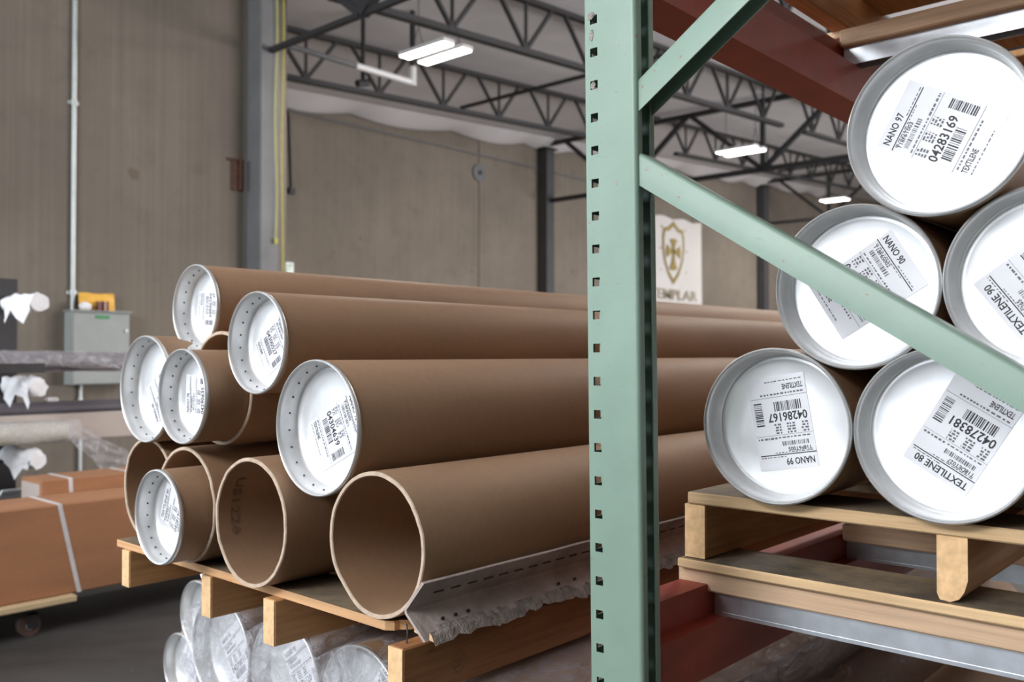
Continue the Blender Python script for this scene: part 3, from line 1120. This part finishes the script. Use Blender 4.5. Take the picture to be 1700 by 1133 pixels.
for x in (-2.09, -1.55, -1.02):
    board('stringer', M['decky'], pb, x, x + 0.04, 1.2, 4.34, 0.0, 0.125)

# stretch film around the wrapped pile: over the top, down the front, along both sides
def film_mesh():
    vs_, fs_ = [], []
    nu, nv = 110, 90
    for j in range(nv + 1):
        t = j / nv
        for i in range(nu + 1):
            x = -2.065 + (-0.985 + 2.065) * i / nu
            # front height profile follows the tube tops
            top = 0.8345
            if t < 0.35:      # top sheet running back
                q = 1 - t / 0.35
                y = 1.112 + q * 2.2
                sag = 0.0
                for xc in xs:
                    pass
                dmin = min(abs(x - xc) for xc in xs)
                sag = 0.05 * (min(dmin, 0.13) / 0.13) ** 2
                z = top - sag
                n = 0.006 * mnoise.noise((x * 20, y * 5, 1.0)) - 0.006
                vs_.append((x, y, z + n * 0.5 if z + n * 0.5 < 0.8375 else 0.8375))
            else:
                q = (t - 0.35) / 0.65
                dmin = min(abs(x - xc) for xc in xs)
                sag = 0.05 * (min(dmin, 0.13) / 0.13) ** 2 * max(0, 1 - q * 4)
                z = top - sag - q * 0.66
                y = 1.106 - 0.012 * math.sin(min(q * 6, 1.57)) + 0.010 * mnoise.noise((x * 9, z * 9, 3.0)) + 0.006 * mnoise.noise((x * 34, z * 26, 7.0))
                y = min(y, 1.109)
                vs_.append((x, y, z))
    for j in range(nv):
        for i in range(nu):
            a = j * (nu + 1) + i
            fs_.append((a, a + 1, a + nu + 2, a + nu + 1))
    # right flank
    n0 = len(vs_)
    for j in range(31):
        z = 0.80 - 0.62 * j / 30
        for i in range(41):
            y = 1.11 + 2.2 * i / 40
            vs_.append((-0.992 + 0.006 * mnoise.noise((y * 4, z * 20, 2)), y, z))
    for j in range(30):
        for i in range(40):
            a = n0 + j * 41 + i
            fs_.append((a, a + 1, a + 42, a + 41))
    return MB().add(vs_, fs_)
tag(film_mesh().build('stretch_wrap', M['film'], smooth=True, angle=80), 'crinkled clear stretch film wrapped over the tubes below the left pallet', 'plastic film')

# neighbouring pile farther left
G4 = 'unwrapped capped tubes behind the left pallet'
for (x, z, l, lb) in ((-3.20, 0.226, 'lowest capped tube at the left behind the film-wrapped pile', 1), (-2.945, 0.226, 'capped tube of the lowest row half hidden behind clear film', 0), (-3.073, 0.4445, 'silver capped tube above the lowest one, left of the clear film', 2),
                      (-2.818, 0.4445, 'hidden capped tube of the second row behind the clear film', 0), (-2.945, 0.663, 'capped tube peeking out behind the second stringer of the left pallet', 0)):
    low_tube(x, 1.70, z, l, G4, (0.015, 0.0, 8 if lb == 2 else 60, 'NANO 97', 'T18F6T00%d' % lb, '0427112%d' % lb, 'TEXTILENE') if lb else None, seed=70 + int(-x * 100), L=2.6)
pc = empty('wooden_pallet', (-3.1, 1.8, 0), 'low pallet under the unwrapped capped tubes', 'pallet')
for y in (1.8, 2.7, 3.6):
    board('deck_board', M['oldx'], pc, -3.36, -2.6, y, y + 0.14, 0.08, 0.0985)
for x in (-3.35, -2.65):
    board('stringer', M['decky'], pc, x, x + 0.04, 1.8, 3.74, 0.0, 0.08)

# dark wrapped tubes on the level below the rack pallet
G5 = 'film-wrapped tubes on the rack level below'
nm5 = ['leftmost', 'second', 'third', 'rightmost']
for i in range(4):
    x = -0.64 + i * 0.256
    r = empty('cardboard_tube', (x, 1.55, 0.52), '%s dark tube lying on the rack level under the red beam' % nm5[i], 'tube', G5)
    tube_wall(r, RB, 3.2, 0.008, 90 + i)
pd = empty('wooden_pallet', (-0.3, 1.5, 0), 'shadowed pallet stack holding the lowest rack tubes', 'pallet')
for lev in range(3):
    zb_ = lev * 0.131
    for y in (1.6, 2.6, 3.6, 4.5):
        board('deck_board', M['oldx'], pd, -0.82, 0.28, y, y + 0.14, zb_ + 0.11, zb_ + 0.131)
    for x in (-0.80, -0.28, 0.22):
        board('stringer', M['decky'], pd, x, x + 0.04, 1.6, 4.6, zb_, zb_ + 0.11)

# ------------------------------------------------------------------ cartons on a dolly
dl = empty('dolly', (-5.05, 0.9, 0), 'plywood dolly on swivel casters under the long carton', 'dolly')
MB().bbox(-0.40, 0.34, -1.2, 1.04, 0.150, 0.180, 0.003).build('platform', M['ply'], dl)
for (cx, cy) in ((0.24, 0.86), (-0.30, 0.86), (0.24, -1.0), (-0.30, -1.0)):
    c = MB().box(cx - 0.05, cx + 0.05, cy - 0.05, cy + 0.05, 0.138, 0.150).build('caster', M['black'], dl)
    MB().bar((cx, cy, 0.10), (cx, cy, 0.14), 0.022, 10).box(cx - 0.035, cx - 0.028, cy - 0.03, cy + 0.02, 0.04, 0.115).box(cx + 0.028, cx + 0.035, cy - 0.03, cy + 0.02, 0.04, 0.115).box(cx - 0.035, cx + 0.035, cy - 0.03, cy + 0.02, 0.108, 0.115).build('fork', M['black'], c)
    MB().bar((cx - 0.022, cy - 0.015, 0.052), (cx + 0.022, cy - 0.015, 0.052), 0.052, 20).build('wheel', M['rubber'], c)
    MB().bar((cx - 0.026, cy - 0.015, 0.052), (cx + 0.026, cy - 0.015, 0.052), 0.020, 12).build('hub', M['conduit'], c)


def carton(x0, x1, y0, y1, z0, z1, label, straps):
    r = empty('long_carton', ((x0 + x1) / 2, y0, z0), label, 'cardboard box', 'long cartons on the dolly')
    cx = (x0 + x1) / 2
    MB().bbox(x0 - cx, x1 - cx, 0, y1 - y0, 0, z1 - z0, 0.006).build('box_body', M['card'], r)
    MB().box(x0 - cx + 0.02, x1 - cx - 0.02, -0.004, 0.0, 0.02, z1 - z0 - 0.02).build('open_end', M['beige'], r)
    h = z1 - z0
    for (ya, slant) in straps:
        t = 0.0025
        wd = 0.022
        m = MB()
        xf = x1 - cx
        m.add([(xf + t, ya, h), (xf + t, ya + wd, h), (xf + t, ya + wd + slant, 0), (xf + t, ya + slant, 0), (xf - 0.001, ya, h), (xf - 0.001, ya + wd, h), (xf - 0.001, ya + wd + slant, 0), (xf - 0.001, ya + slant, 0)],
              [(0, 1, 2, 3), (0, 4, 5, 1), (1, 5, 6, 2), (2, 6, 7, 3), (3, 7, 4, 0)])
        m.box(x0 - cx, xf + t, ya, ya + wd, h, h + t)
        m.build('strap', M['strap'], r)
    return r


carton(-5.14, -4.76, 0.0, 3.3, 0.182, 0.640, 'long brown carton with one white strap, nearest on the dolly', [(1.86, 0.10)])
carton(-5.44, -5.15, 1.93, 3.6, 0.182, 0.715, 'brown carton with two white straps behind the nearest carton', [(2.07 - 1.93, 0.03), (2.42 - 1.93, 0.03)])
fl = MB().path([(-4.6 + 0.02 * math.sin(k), 2.6 + k * 0.16, 0.012 + 0.01 * math.sin(k * 2)) for k in range(9)], 0.012, 6).build('plastic_strap_scrap', M['film2'])
tag(fl, 'loose strip of clear plastic lying on the dark floor', 'plastic strip')


# ------------------------------------------------------------------ cantilever rack with rolls
cr = empty('cantilever_rack', (-6.28, 2.12, 0), 'black cantilever rack post with padded arms at the left edge', 'rack')
for yy in (0.0, -1.5):
    MB().bbox(-0.07, 0.07, yy - 0.055, yy + 0.055, 0.06, 1.88, 0.004).build('post', M['black'], cr)
    MB().bbox(-0.08, 0.62, yy - 0.06, yy + 0.06, 0.0, 0.06, 0.004).build('base', M['black'], cr)
    for zz in (1.74, 1.235, 0.80, 0.38):
        arm = MB().bbox(0.0705, 0.54, yy - 0.03, yy + 0.03, zz - 0.06, zz, 0.003).build('arm', M['black'], cr)
        if zz > 0.5:
            vs_, fs_ = [], []
            n, m_ = 30, 14
            for j in range(n + 1):
                for i in range(m_):
                    t = 2 * PI * i / m_
                    x = 0.08 + 0.49 * min(1.0, j / (n - 2))
                    rr = 0.056 + 0.022 * mnoise.noise((x * 11, math.cos(t) * 1.8 + zz * 9, math.sin(t) * 1.8 + yy))
                    rr *= 1.0 if j < n - 1 else (0.5 if j == n - 1 else 0.02)
                    vs_.append((x, yy + rr * 0.9 * math.cos(t), zz - 0.030 + rr * math.sin(t)))
            for j in range(n):
                for i in range(m_):
                    fs_.append((j * m_ + i, j * m_ + (i + 1) % m_, (j + 1) * m_ + (i + 1) % m_, (j + 1) * m_ + i))
            fo = MB().add(vs_, fs_)
            # loose hanging flap of foam sheet
            nn = len(fo.v)
            fv = []
            for j in range(7):
                for i in range(5):
                    fv.append((0.16 + 0.10 * i, yy - 0.052 - 0.012 * mnoise.noise((i * 0.8, j * 0.7, zz)), zz - 0.03 - 0.014 * j * (1 + 0.6 * math.sin(i * 2 + zz * 5))))
            fo.add(fv, [(a * 5 + b, a * 5 + b + 1, a * 5 + b + 6, a * 5 + b + 5) for a in range(6) for b in range(4)])
            fo.build('foam_sleeve', M['foam'], arm, smooth=True, angle=80)
MB().box(-0.03, 0.03, -1.45, -0.05, 1.0, 1.06).build('tie_bar', M['black'], cr)


def film_tail(name, pts, wd, parent, seed, z_drop=0.2):
    """crumpled strip of film following pts"""
    vs_, fs_ = [], []
    n = 10
    P = [Vector(p) for p in pts]
    seg = 40
    for j in range(seg + 1):
        t = j / seg * (len(P) - 1)
        k = min(int(t), len(P) - 2)
        p = P[k].lerp(P[k + 1], t - k)
        for i in range(n + 1):
            s_ = i / n - 0.5
            ww = wd * (0.45 + 0.55 * j / seg)
            vs_.append((p.x + 0.04 * mnoise.noise((s_ * 6, j * 0.15, seed)), p.y + s_ * ww, p.z + 0.02 * mnoise.noise((s_ * 9, j * 0.2, seed + 5))))
    for j in range(seg):
        for i in range(n):
            a = j * (n + 1) + i
            fs_.append((a, a + 1, a + n + 2, a + n + 1))
    return MB().add(vs_, fs_).build(name, M['film2'], parent, smooth=True, angle=80)


# dark roll wrapped in film
r = empty('fabric_roll', (-5.98, 0.6, 1.29), 'dark film-wrapped roll on the middle arms of the black rack', 'roll', 'rolls on the black rack')
MB().bar((0, 0, 0.062), (0, 2.26, 0.062), 0.060, 24).build('roll', M['purple'], r, smooth=True)
vs_, fs_ = [], []
for j in range(41):
    y = 2.38 * j / 40
    for i in range(18):
        t = 2 * PI * i / 18
        rr = 0.066 + 0.012 * mnoise.noise((y * 6, math.cos(t) * 2, math.sin(t) * 2)) - (0.02 if j > 38 else 0)
        rr = max(rr, 0.062)
        vs_.append((rr * math.cos(t), y, 0.066 + rr * math.sin(t)))
for j in range(40):
    for i in range(18):
        fs_.append((j * 18 + i, j * 18 + (i + 1) % 18, (j + 1) * 18 + (i + 1) % 18, (j + 1) * 18 + i))
MB().add(vs_, fs_).build('film_sleeve', M['film2'], r, smooth=True, angle=80)
film_tail('film_tail', [(0.05, 1.75, 0.10), (0.09, 2.1, 0.04), (0.07, 2.36, -0.06)], 0.28, r, 3)

# square black tube end beside it
tag(MB().bbox(-5.80, -5.745, 0.5, 2.17, 1.288, 1.345, 0.002).build('square_tube', M['black'], center=True), 'black square tube lying on the middle padded arm', 'metal tube')

r = empty('fabric_roll', (-6.14, 0.6, 0.855), 'dark narrow roll behind the pale carton on the lower arms', 'roll', 'rolls on the black rack')
MB().bar((0, 0, 0.19), (0, 2.35, 0.19), 0.05, 24).bar((0, 0, 0.065), (0, 2.3, 0.065), 0.064, 24).build('roll', M['purple'], r, smooth=True)
MB().bbox(-0.03, 0.02, 1.72, 1.80, 0.235, 0.265, 0.01).build('tape_knot', M['foam'], r)
r = empty('pale_carton', (-5.99, 0.6, 0.855), 'long pale pinkish carton on the lower padded arms', 'cardboard box')
MB().bbox(-0.06, 0.06, 0, 2.30, 0, 0.165, 0.004).build('box_body', M['beige'], r)
MB().box(-0.062, 0.062, 1.18, 1.24, -0.001, 0.167).build('tape_band', M['strap'], r)
r = empty('fabric_roll', (-5.84, 0.6, 0.855), 'cream roll in loose clear plastic in front of the pale carton', 'roll', 'rolls on the black rack')
MB().bar((0, 0, 0.066), (0, 1.72, 0.066), 0.064, 24).build('roll', M['cream'], r, smooth=True)
vs_, fs_ = [], []
for j in range(31):
    y = 1.80 * j / 30
    for i in range(18):
        t = 2 * PI * i / 18
        rr = max(0.0655, 0.070 + 0.012 * mnoise.noise((y * 6, math.cos(t) * 2, 7 + math.sin(t) * 2)))
        vs_.append((rr * math.cos(t), y, 0.07 + rr * math.sin(t)))
for j in range(30):
    for i in range(18):
        fs_.append((j * 18 + i, j * 18 + (i + 1) % 18, (j + 1) * 18 + (i + 1) % 18, (j + 1) * 18 + i))
MB().add(vs_, fs_).build('film_sleeve', M['film2'], r, smooth=True, angle=80)
film_tail('film_tail', [(0.02, 1.76, 0.08), (0.05, 1.88, -0.02), (0.08, 2.02, -0.14), (0.08, 2.10, -0.24)], 0.34, r, 9)

r = empty('storage_bin', (-6.02, 1.95, 0.38), 'small grey bin with handle on the lowest rack arm', 'bin')
MB().bbox(-0.14, 0.14, -0.12, 0.42, 0.0, 0.14, 0.01).build('bin_body', M['greybin'], r)
MB().bbox(-0.15, 0.15, -0.13, 0.43, 0.14, 0.165, 0.005).build('lid', M['greybin'], r)
MB().path([(0.05, 0.05, 0.165), (0.05, 0.06, 0.19), (0.05, 0.2, 0.19), (0.05, 0.21, 0.165)], 0.008).build('handle', M['conduit'], r)

# ------------------------------------------------------------------ near wall fittings
ec = empty('electrical_cabinet', (-8.42, 3.41, 1.12), 'grey wall-mounted electrical cabinet with a green sticker', 'cabinet')
MB().bbox(-0.18, -0.012, 0, 0.53, 0, 0.67, 0.004).build('body', M['boxgrey'], ec)
dr = MB().bbox(-0.011, 0.006, 0.008, 0.522, 0.01, 0.655, 0.003).build('door', M['boxgrey'], ec)
MB().box(0.0062, 0.011, 0.20, 0.33, 0.61, 0.638).build('green_sticker', M['sgreen'], dr)
MB().bar((0.006, 0.49, 0.50), (0.022, 0.49, 0.50), 0.014, 10).build('latch', M['conduit'], dr)
MB().bbox(-0.18, 0.018, -0.012, 0.542, 0.67, 0.683, 0.002).build('rain_hood', M['boxgrey'], ec)

cd = empty('wall_conduit', (-8.575, 3.475, 1.803), 'vertical metal conduit rising from the grey cabinet', 'conduit', 'wall conduits')
MB().bar((0, 0, 0), (0, 0, 4.0), 0.021, 12).build('pipe', M['conduit'], cd, smooth=True)
for z in (0.14, 1.9, 3.2):
    MB().bar((0, 0, z), (0, 0, z + 0.05), 0.027, 12).box(-0.024, -0.012, -0.05, 0.05, z + 0.01, z + 0.04).build('coupling', M['conduit'], cd)
cd = empty('wall_conduit', (-8.57, 3.55, 0.0), 'thin conduit running from the grey cabinet down to the floor', 'conduit', 'wall conduits')
MB().bar((0, 0, 0.0), (0, 0, 1.118), 0.016, 10).build('pipe', M['conduit'], cd, smooth=True)
MB().bar((0, 0, 0.95), (0, 0, 1.0), 0.022, 10).build('coupling', M['conduit'], cd)

r = empty('padded_mailer', (-8.50, 3.49, 1.804), 'yellow padded mailer leaning on the wall atop the grey cabinet', 'envelope')
m = MB()
vs_, fs_ = [], []
for j in range(9):
    for i in range(9):
        u, v = i / 8, j / 8
        th = 0.018 * (1 - (2 * u - 1) ** 4) * (1 - (2 * v - 1) ** 4)
        vs_.append((0.03 - 0.07 * v + th, 0.33 * u + 0.02 * v, 0.165 * v + 0.004 * math.sin(u * 9) * v))
n0 = len(vs_)
for k in range(n0):
    x, y, z = vs_[k]
    vs_.append((0.03 - 0.07 * (z / 0.165) - (x - (0.03 - 0.07 * (z / 0.165))) * 0.5 - 0.001, y, z))
for j in range(8):
    for i in range(8):
        a = j * 9 + i
        fs_ += [(a, a + 1, a + 10, a + 9), (n0 + a, n0 + a + 9, n0 + a + 10, n0 + a + 1)]
MB().add(vs_, fs_).build('envelope', M['amber'], r, smooth=True, angle=80)
MB().box(-0.028, -0.022, 0.30, 0.335, 0.10, 0.17).build('flap_edge', M['amber'], r)
r = empty('tape_roll', (-8.44, 3.685, 1.804), 'dark brown roll of tape on the grey cabinet', 'tape roll')
MB().lathe([(0.055, 0.0), (0.055, 0.085), (0.038, 0.085), (0.038, 0.0)], 24, close=True).build('tape', M['brown'], r, smooth=True).rotation_euler = (PI / 2, 0, 0)
MB().lathe([(0.0375, 0.0), (0.0375, 0.085), (0.034, 0.085), (0.034, 0.0)], 24, close=True).build('core', M['card'], r, smooth=True).rotation_euler = (PI / 2, 0, 0)
r = empty('small_carton', (-8.44, 3.53, 1.804), 'small pale wad of plastic beside the brown tape roll', 'plastic wad')
import bmesh as _bm
b_ = _bm.new()
_bm.ops.create_icosphere(b_, subdivisions=3, radius=0.05)
for v in b_.verts:
    v.co *= 1 + 0.25 * mnoise.noise(v.co * 30)
    v.co.z = max(v.co.z * 0.8, -0.035) + 0.036
me = bpy.data.meshes.new('wad')
b_.to_mesh(me)
b_.free()
me.materials.append(M['foam'])
o = bpy.data.objects.new('wad', me)
C.objects.link(o)
o.parent = r
r.name = 'plastic_wad'

r = empty('embed_bracket', (-8.6, 5.10, 3.14), 'rusted steel bracket at the edge of the near wall beside the column', 'bracket')
MB().bbox(0.001, 0.02, 0, 0.145, 0, 0.34, 0.004).build('plate', M['rust'], r)
MB().box(0.02, 0.06, 0.085, 0.10, 0.01, 0.33).build('fin', M['rust'], r)
MB().bar((0.01, -0.05, 0.325), (0.03, 0.14, 0.325), 0.014, 8).build('bar', M['rust'], r)

# yellow rope hanging in front of the column
r = empty('yellow_rope', (-8.32, 5.47, 2.58), 'thin yellow rope hanging in two strands down the grey column', 'rope')
MB().path([(0, 0.0 + 0.012 * math.sin(k * 0.7), 0.05 + k * 0.2) for k in range(16)], 0.0065, 6).build('strand', M['yellow'], r, smooth=True)
MB().path([(0.01, 0.075 + 0.010 * math.sin(k * 0.5 + 1), -0.5 + k * 0.2) for k in range(19)], 0.0065, 6).build('strand', M['yellow'], r, smooth=True)
MB().bar((0, 0, 0.0), (0, 0, 0.06), 0.016, 8).build('knot', M['yellow'], r)
MB().path([(-0.028, 0.04, 3.06), (0.02, 0.04, 3.06), (0.03, 0.04, 3.10)], 0.008, 6).bar((0.004, -0.02, 3.055), (0.004, 0.10, 3.095), 0.012, 6).build('hook', M['black'], r)

# ------------------------------------------------------------------ far wall fittings
r = empty('exit_sign', (XF + 0.005, 9.60, 2.93), 'small white exit sign with green letters on the far wall by the column', 'exit sign')
MB().bbox(0, 0.05, 0, 0.36, 0, 0.21, 0.006).build('housing', M['white'], r)
MB().box(0.0502, 0.052, 0.01, 0.35, 0.01, 0.20).build('face', M['exit'], r)
t = MB()
put_text(t, 'EXIT', 0.03, 0.33, 0.04, 0.13, lambda u, v: (0.0535, u, v))
t.build('lettering', M['sgreen'], r)

cd = empty('wall_conduit', (XF + 0.03, 9.5, 4.5), 'long thin conduit running level across the far wall', 'conduit', 'wall conduits')
MB().bar((0, 0.0, 1.54), (0, 17, 1.54), 0.022, 8).build('pipe', M['colgrey'], cd)
MB().path([(0, 0.25, 1.54), (0, 0.33, 1.50), (0, 0.36, 1.40), (0, 0.42, 0.0)], 0.018, 6).build('drop_pipe', M['black'], cd)
MB().box(-0.03, 0.04, 0.36, 0.48, -0.06, 0.06).build('outlet_box', M['black'], cd)
r = empty('wall_plate', (XF + 0.002, 15.05, 5.62), 'grey round plate on the panel joint under the roof', 'plate')
MB().bar((0, 0, 0), (0.04, 0, 0), 0.21, 20).build('plate', M['colgrey'], r)
MB().bar((0.04, 0, 0), (0.07, 0, 0), 0.05, 10).build('stud', M['black'], r)

bn = empty('wall_banner', (XF + 0.03, 21.76, 2.95), 'white cloth banner with gold shield emblem and lettering on the far wall', 'banner')
vs_, fs_ = [], []
for j in range(17):
    for i in range(25):
        u, v = i / 24, j / 16
        sag = 0.06 * math.sin(u * PI * 3) ** 2 * v
        vs_.append((0.015 * math.sin(u * 9 + v * 2), 3.35 * u, 2.58 * v - sag))
for j in range(16):
    for i in range(24):
        a = j * 25 + i
        fs_.append((a, a + 1, a + 26, a + 25))
MB().add(vs_, fs_).build('cloth', M['banner'], bn, smooth=True)
bp = lambda u, v: (0.024, u, v)
em = MB()
cx_, cz_ = 1.675, 1.48
def shield(s_):
    pts = [(-0.52, 0.70), (-0.30, 0.72), (0.0, 0.92), (0.30, 0.72), (0.52, 0.70), (0.60, 0.45), (0.60, 0.1), (0.52, -0.28), (0.30, -0.68), (0.0, -0.98), (-0.30, -0.68), (-0.52, -0.28), (-0.60, 0.1), (-0.60, 0.45)]
    return [(cx_ + x * s_, cz_ + (z + 0.05) * s_) for x, z in pts]
so, si = shield(1.0), shield(0.86)
n = len(so)
em.add([bp(*p) for p in so] + [bp(*p) for p in si], [(i, (i + 1) % n, n + (i + 1) % n, n + i) for i in range(n)])
for k in range(4):     # cross with flared arms
    a = k * PI / 2
    ln = 0.52 if k == 3 else 0.35
    arm = [(0.03, -0.055), (ln * 0.45, -0.075), (ln * 0.75, -0.13), (ln, -0.21), (ln + 0.05, 0.0), (ln, 0.21), (ln * 0.75, 0.13), (ln * 0.45, 0.075), (0.03, 0.055)]
    pts = [bp(cx_ + x * math.cos(a) - y * math.sin(a), cz_ + 0.06 + x * math.sin(a) + y * math.cos(a)) for x, y in arm]
    em.add(pts, [tuple(range(len(pts)))])
rect(em, cx_ - 0.06, cx_ + 0.06, cz_, cz_ + 0.12, bp)
for (dx, dz, wd, hh) in ((-0.80, 0.1, 0.14, 0.03), (0.66, 0.1, 0.14, 0.03), (-0.015, 1.0, 0.03, 0.12), (-0.72, -0.55, 0.05, 0.05), (0.67, -0.55, 0.05, 0.05), (-0.66, 0.72, 0.05, 0.08), (0.61, 0.72, 0.05, 0.08)):
    rect(em, cx_ + dx, cx_ + dx + wd, cz_ + dz, cz_ + dz + hh, bp)
em.build('shield_emblem', M['gold'], bn)
t = MB()
put_text(t, 'TEMPLAR', 0.36, 3.02, 0.10, 0.30, lambda u, v: (0.034, u, v))
t.build('lettering', M['goldgrey'], bn)


# ------------------------------------------------------------------ hung lamps and pipes
def lamp(x, y, z, label, power=160):
    r = empty('hanging_lamp', (x, y, z), label, 'ceiling lamp', 'twin-panel warehouse lamps')
    for s_ in (-1, 1):
        p = MB().bbox(-0.40, 0.40, s_ * 0.15 - 0.09, s_ * 0.15 + 0.09, 0.012, 0.06, 0.006).build('housing', M['white'], r)
        MB().box(-0.385, 0.385, s_ * 0.15 - 0.075, s_ * 0.15 + 0.075, 0.0, 0.0118).build('diffuser', M['lamp'], p)
    MB().box(-0.05, 0.05, -0.15, 0.15, 0.061, 0.10).build('driver', M['white'], r)
    top = roof_z(y) - z
    for xx in (-0.3, 0.3):
        MB().path([(xx, -0.12, 0.06), (xx, 0, 0.4), (xx, 0, top)], 0.006, 4).path([(xx, 0.12, 0.06), (xx, 0, 0.4)], 0.006, 4).build('hanger_cable', M['black'], r)
    l = area('lamp_light', (0, 0, -0.03), (0, 0, 0), 0.8, 0.45, power, (1.0, 0.95, 0.88))
    l.parent = r
    return r


lamp(-7.9, 7.4, H + 3.60, 'bright twin-panel lamp hung left of the green post')
lamp(-8.0, 15.2, H + 3.74, 'bright twin-panel lamp hung right of the green post')
lamp(-11.4, 27.8, H + 4.83, 'most distant bright lamp, just above a middle-row cap')
lamp(-2.6, 8.6, H + 3.7, 'added unseen twin-panel lamp above the rack, for extra light')  # this lamp and the next two are unseen, added to light the hall
lamp(-2.6, 19.0, H + 4.3, 'added unseen twin-panel lamp far behind the rack, for extra light')
lamp(-5.0, 27.8, H + 4.83, 'added unseen twin-panel lamp at the far right, for extra light')

pp = empty('sprinkler_pipe', (-9.5, 5.86, H + 3.82), 'level pipe with white end section and riser under the roof', 'pipe')
MB().bar((0, 0, 0), (0, 1.6, 0), 0.035, 10).build('dark_section', M['colgrey'], pp, smooth=True)
MB().bar((0, 1.6, 0), (0, 2.6, 0), 0.045, 10).bar((0, 2.6, -0.05), (0, 2.6, 0.22), 0.055, 10).build('white_section', M['white'], pp, smooth=True)
MB().bar((0, 2.6, 0.22), (0, 2.6, roof_z(8.45) - (H + 3.82)), 0.04, 10).build('riser', M['black'], pp, smooth=True)
pp = empty('drop_pipe', (-9.9, 7.9, H + 3.74), 'black vertical drop pipe crossing the roof joist near the lamp', 'pipe')
MB().bar((0, 0, 0.03), (0, 0, roof_z(7.9) - (H + 3.74)), 0.030, 8).build('pipe', M['black'], pp, smooth=True)
MB().bar((0, -0.1, 0.0), (0, 0.1, 0.06), 0.05, 8).build('fitting', M['black'], pp)
